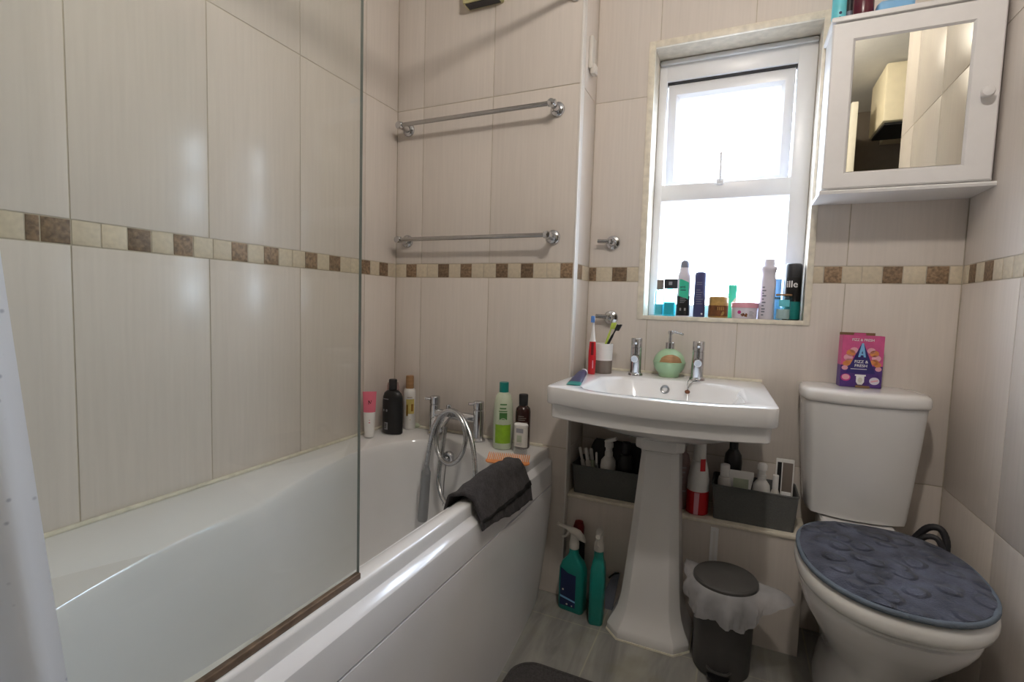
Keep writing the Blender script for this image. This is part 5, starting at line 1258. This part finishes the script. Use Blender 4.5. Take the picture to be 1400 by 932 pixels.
# left basket
y = 1.755; p = bpt(832, 630, y); H = at(832, 598, 1, y).z-zb
t = pump_bottle(p, H*.93, .0285, 'round white pump bottle in the left basket')
bm = BM(); c_ = p+Vector((.006, 0, H*.93)); box(bm, c_.x-.022, c_.x+.022, c_.y-.012, c_.y+.012, c_.z, c_.z+.012, .003, rot=Matrix.Rotation(-.35, 3, 'Y')); obj('spout', bm, 'white_plastic', t)
def small_tube(p, tip, r, m, label, name='cream_tube', cat='tube'):
    p, tip = Vector(p), Vector(tip); t = thing(name, label, cat, p); d = tip-p
    bm = BM(); tube(bm, [p, p+d*.05, p+d*.68, p+d*.72], 1, 16, radii=[r*.8, r, r*.95, r*.6]); obj('tube', bm, m, t)
    bm = BM(); tube(bm, [p+d*.725, p+d*.97, tip], 1, 16, radii=[r*.7, r*.68, r*.5]); obj('cap', bm, 'white_plastic', t)
    return t
y = 1.755
small_tube((at(804, 640, 1, y).x, y, zb), at(793, 611, 1, y), .008, 'white_plastic', 'thin white tube leaning at the left end of the left basket')
small_tube((at(811, 640, 1, y-.012).x, y-.012, zb), at(801, 612, 1, y-.012), .010, 'offwhite', 'off-white tube behind the thin white tube in the left basket')
small_tube((at(814, 640, 1, y+.012).x, y+.012, zb), at(808, 613, 1, y+.012), .011, 'pale_green', 'pale green tube leaning beside the pump bottle in the left basket')
small_tube((at(817, 640, 1, y-.014).x, y-.014, zb), at(815.5, 618, 1, y-.014), .006, 'chrome', 'shiny metal lipstick beside the white pump bottle in the left basket', 'lipstick', 'lipstick')
t = thing('toiletry_bag', 'black toiletry bag at the back of the left basket', 'bag', (-.375, 1.80, zb))
bm = BM(); loft(bm, [rr(-.375, 1.796, .088, .018, .016, zb), rr(-.375, 1.796, .095, .020, .018, zb+.03), rr(-.375, 1.797, .105, .022, .018, zb+.10), rr(-.372, 1.80, .098, .019, .016, zb+.15), rr(-.370, 1.80, .090, .007, .006, zb+.172)]); obj('bag', bm, 'black_soft', t)
bm = BM(); tube(bm, [(-.455, 1.80, zb+.174), (-.285, 1.80, zb+.174)], .003, 8); obj('zip', bm, 'charcoal', t)
y = 1.752; p = bpt(855, 640, y); H = at(855, 604, 1, y).z-zb
lathe_bottle('hair_oil_bottle', 'black bottle in the left basket, half hidden by the pedestal', 'bottle', p, [('bottle', [(.026, 0), (.028, .003), (.028, H*.66), (.02, H*.76), (.012, H*.78)], 'black_plastic'), ('cap', [(.0145, H*.785), (.0145, H), (0, H)], 'black_soft')])
# between pedestal and right basket
y = 1.755; p = Vector((at(931, 660, 1, y).x, y, zl)); H = at(930, 604, 1, y).z-zl
t = lathe_bottle('micellar_bottle', 'clear pinkish bottle beside the pedestal on the ledge', 'bottle', p, [('bottle', [(.024, 0), (.026, .003), (.026, H*.72), (.021, H*.82), (.012, H*.86)], 'pink_plastic'), ('cap', [(.0135, H*.865), (.0135, H), (0, H)], 'pink_plastic')])
bm = BM(); fn = wrap(p, .026, facing(p), off=.0006); lines(bm, fn, -.02, .02, H*.25, H*.68, 6); obj('small_print', bm, 'print_grey', t)
y = 1.735; p = Vector((at(954, 670, 1, y).x, y, zl)); H = at(956, 598, 1, y).z-zl
body = [(.031, 0), (.035, .003), (.0345, H*.30), (.034, H*.31)]
t = lathe_bottle('cleaner_bottle', 'white bottle with red foot and red label, between pedestal and right basket', 'bottle', p, [('red_foot', body, 'red'), ('bottle', [(.034, H*.31), (.0335, H*.45), (.028, H*.60), (.022, H*.70)], 'white_plastic'), ('cap', [(.0205, H*.705), (.0195, H*.98), (.018, H), (0, H)], 'white_plastic')])
bm = BM(); fn = wrap(p, lambda v: .0225-(v-H*.70)*.02 if v > H*.7 else .028, facing(p), off=.0008); patch(bm, fn, .004, .022, H*.585, H*.74, 0, 5); obj('red_label', bm, 'red', t)
bm = BM(); fn = wrap(p, .035, facing(p), off=.0007); poly(bm, fn, [(-.010, 0.002), (.004, 0.002), (.006, H*.30), (-.010, H*.30)]); obj('white_flash', bm, 'light_pink', t)
y = 1.797; p = Vector((at(1001, 650, 1, y).x, y, zl)); p.z = zb; H = at(1001, 596, 1, y).z-zb
t = lathe_bottle('mouthwash_bottle', 'black and purple bottle standing at the back of the right basket', 'bottle', p, [('purple_base', [(.025, 0), (.0265, .003), (.0265, H*.55)], 'purple'), ('bottle', [(.0267, H*.55), (.028, H*.66), (.025, H*.76), (.014, H*.83)], 'black_plastic'), ('cap', [(.0135, H*.835), (.0135, H), (0, H)], 'black_soft')])

# ------------------------------------------------------------------ daylight and view
w = bpy.data.worlds.new('daylight'); S.world = w; w.use_nodes = True
nt = w.node_tree; bg = nt.nodes['Background']; bg.inputs[1].default_value = 21.0
tc = nt.nodes.new('ShaderNodeTexCoord'); sx_ = nt.nodes.new('ShaderNodeSeparateXYZ'); nt.links.new(tc.outputs['Generated'], sx_.inputs[0])
cr = nt.nodes.new('ShaderNodeValToRGB'); cr.color_ramp.elements[0].position = .46; cr.color_ramp.elements[0].color = (.22, .24, .26, 1); cr.color_ramp.elements[1].position = .54; cr.color_ramp.elements[1].color = (.74, .86, 1, 1)
mr = nt.nodes.new('ShaderNodeMapRange'); mr.inputs['From Min'].default_value = -1; nt.links.new(sx_.outputs[2], mr.inputs['Value']); nt.links.new(mr.outputs[0], cr.inputs[0]); nt.links.new(cr.outputs[0], bg.inputs[0])
pd_ = bpy.data.lights.new('window_portal', 'AREA'); pd_.shape = 'RECTANGLE'; pd_.size = .54; pd_.size_y = .96; pd_.cycles.is_portal = True
po_ = bpy.data.objects.new('window_portal', pd_); COL.objects.link(po_); po_.location = (-.06, 2.075, 1.49); po_.rotation_euler = (rad(-90), 0, 0)
S.view_settings.view_transform = 'Standard'; S.view_settings.look = 'None'; S.view_settings.exposure = 0.12; S.view_settings.gamma = 1; S.view_settings.use_curve_mapping = False
S.cycles.use_denoising = True
S.cycles.max_bounces = 10; S.cycles.transparent_max_bounces = 24; S.cycles.caustics_reflective = False; S.cycles.caustics_refractive = False
S.cycles.sample_clamp_indirect = 6
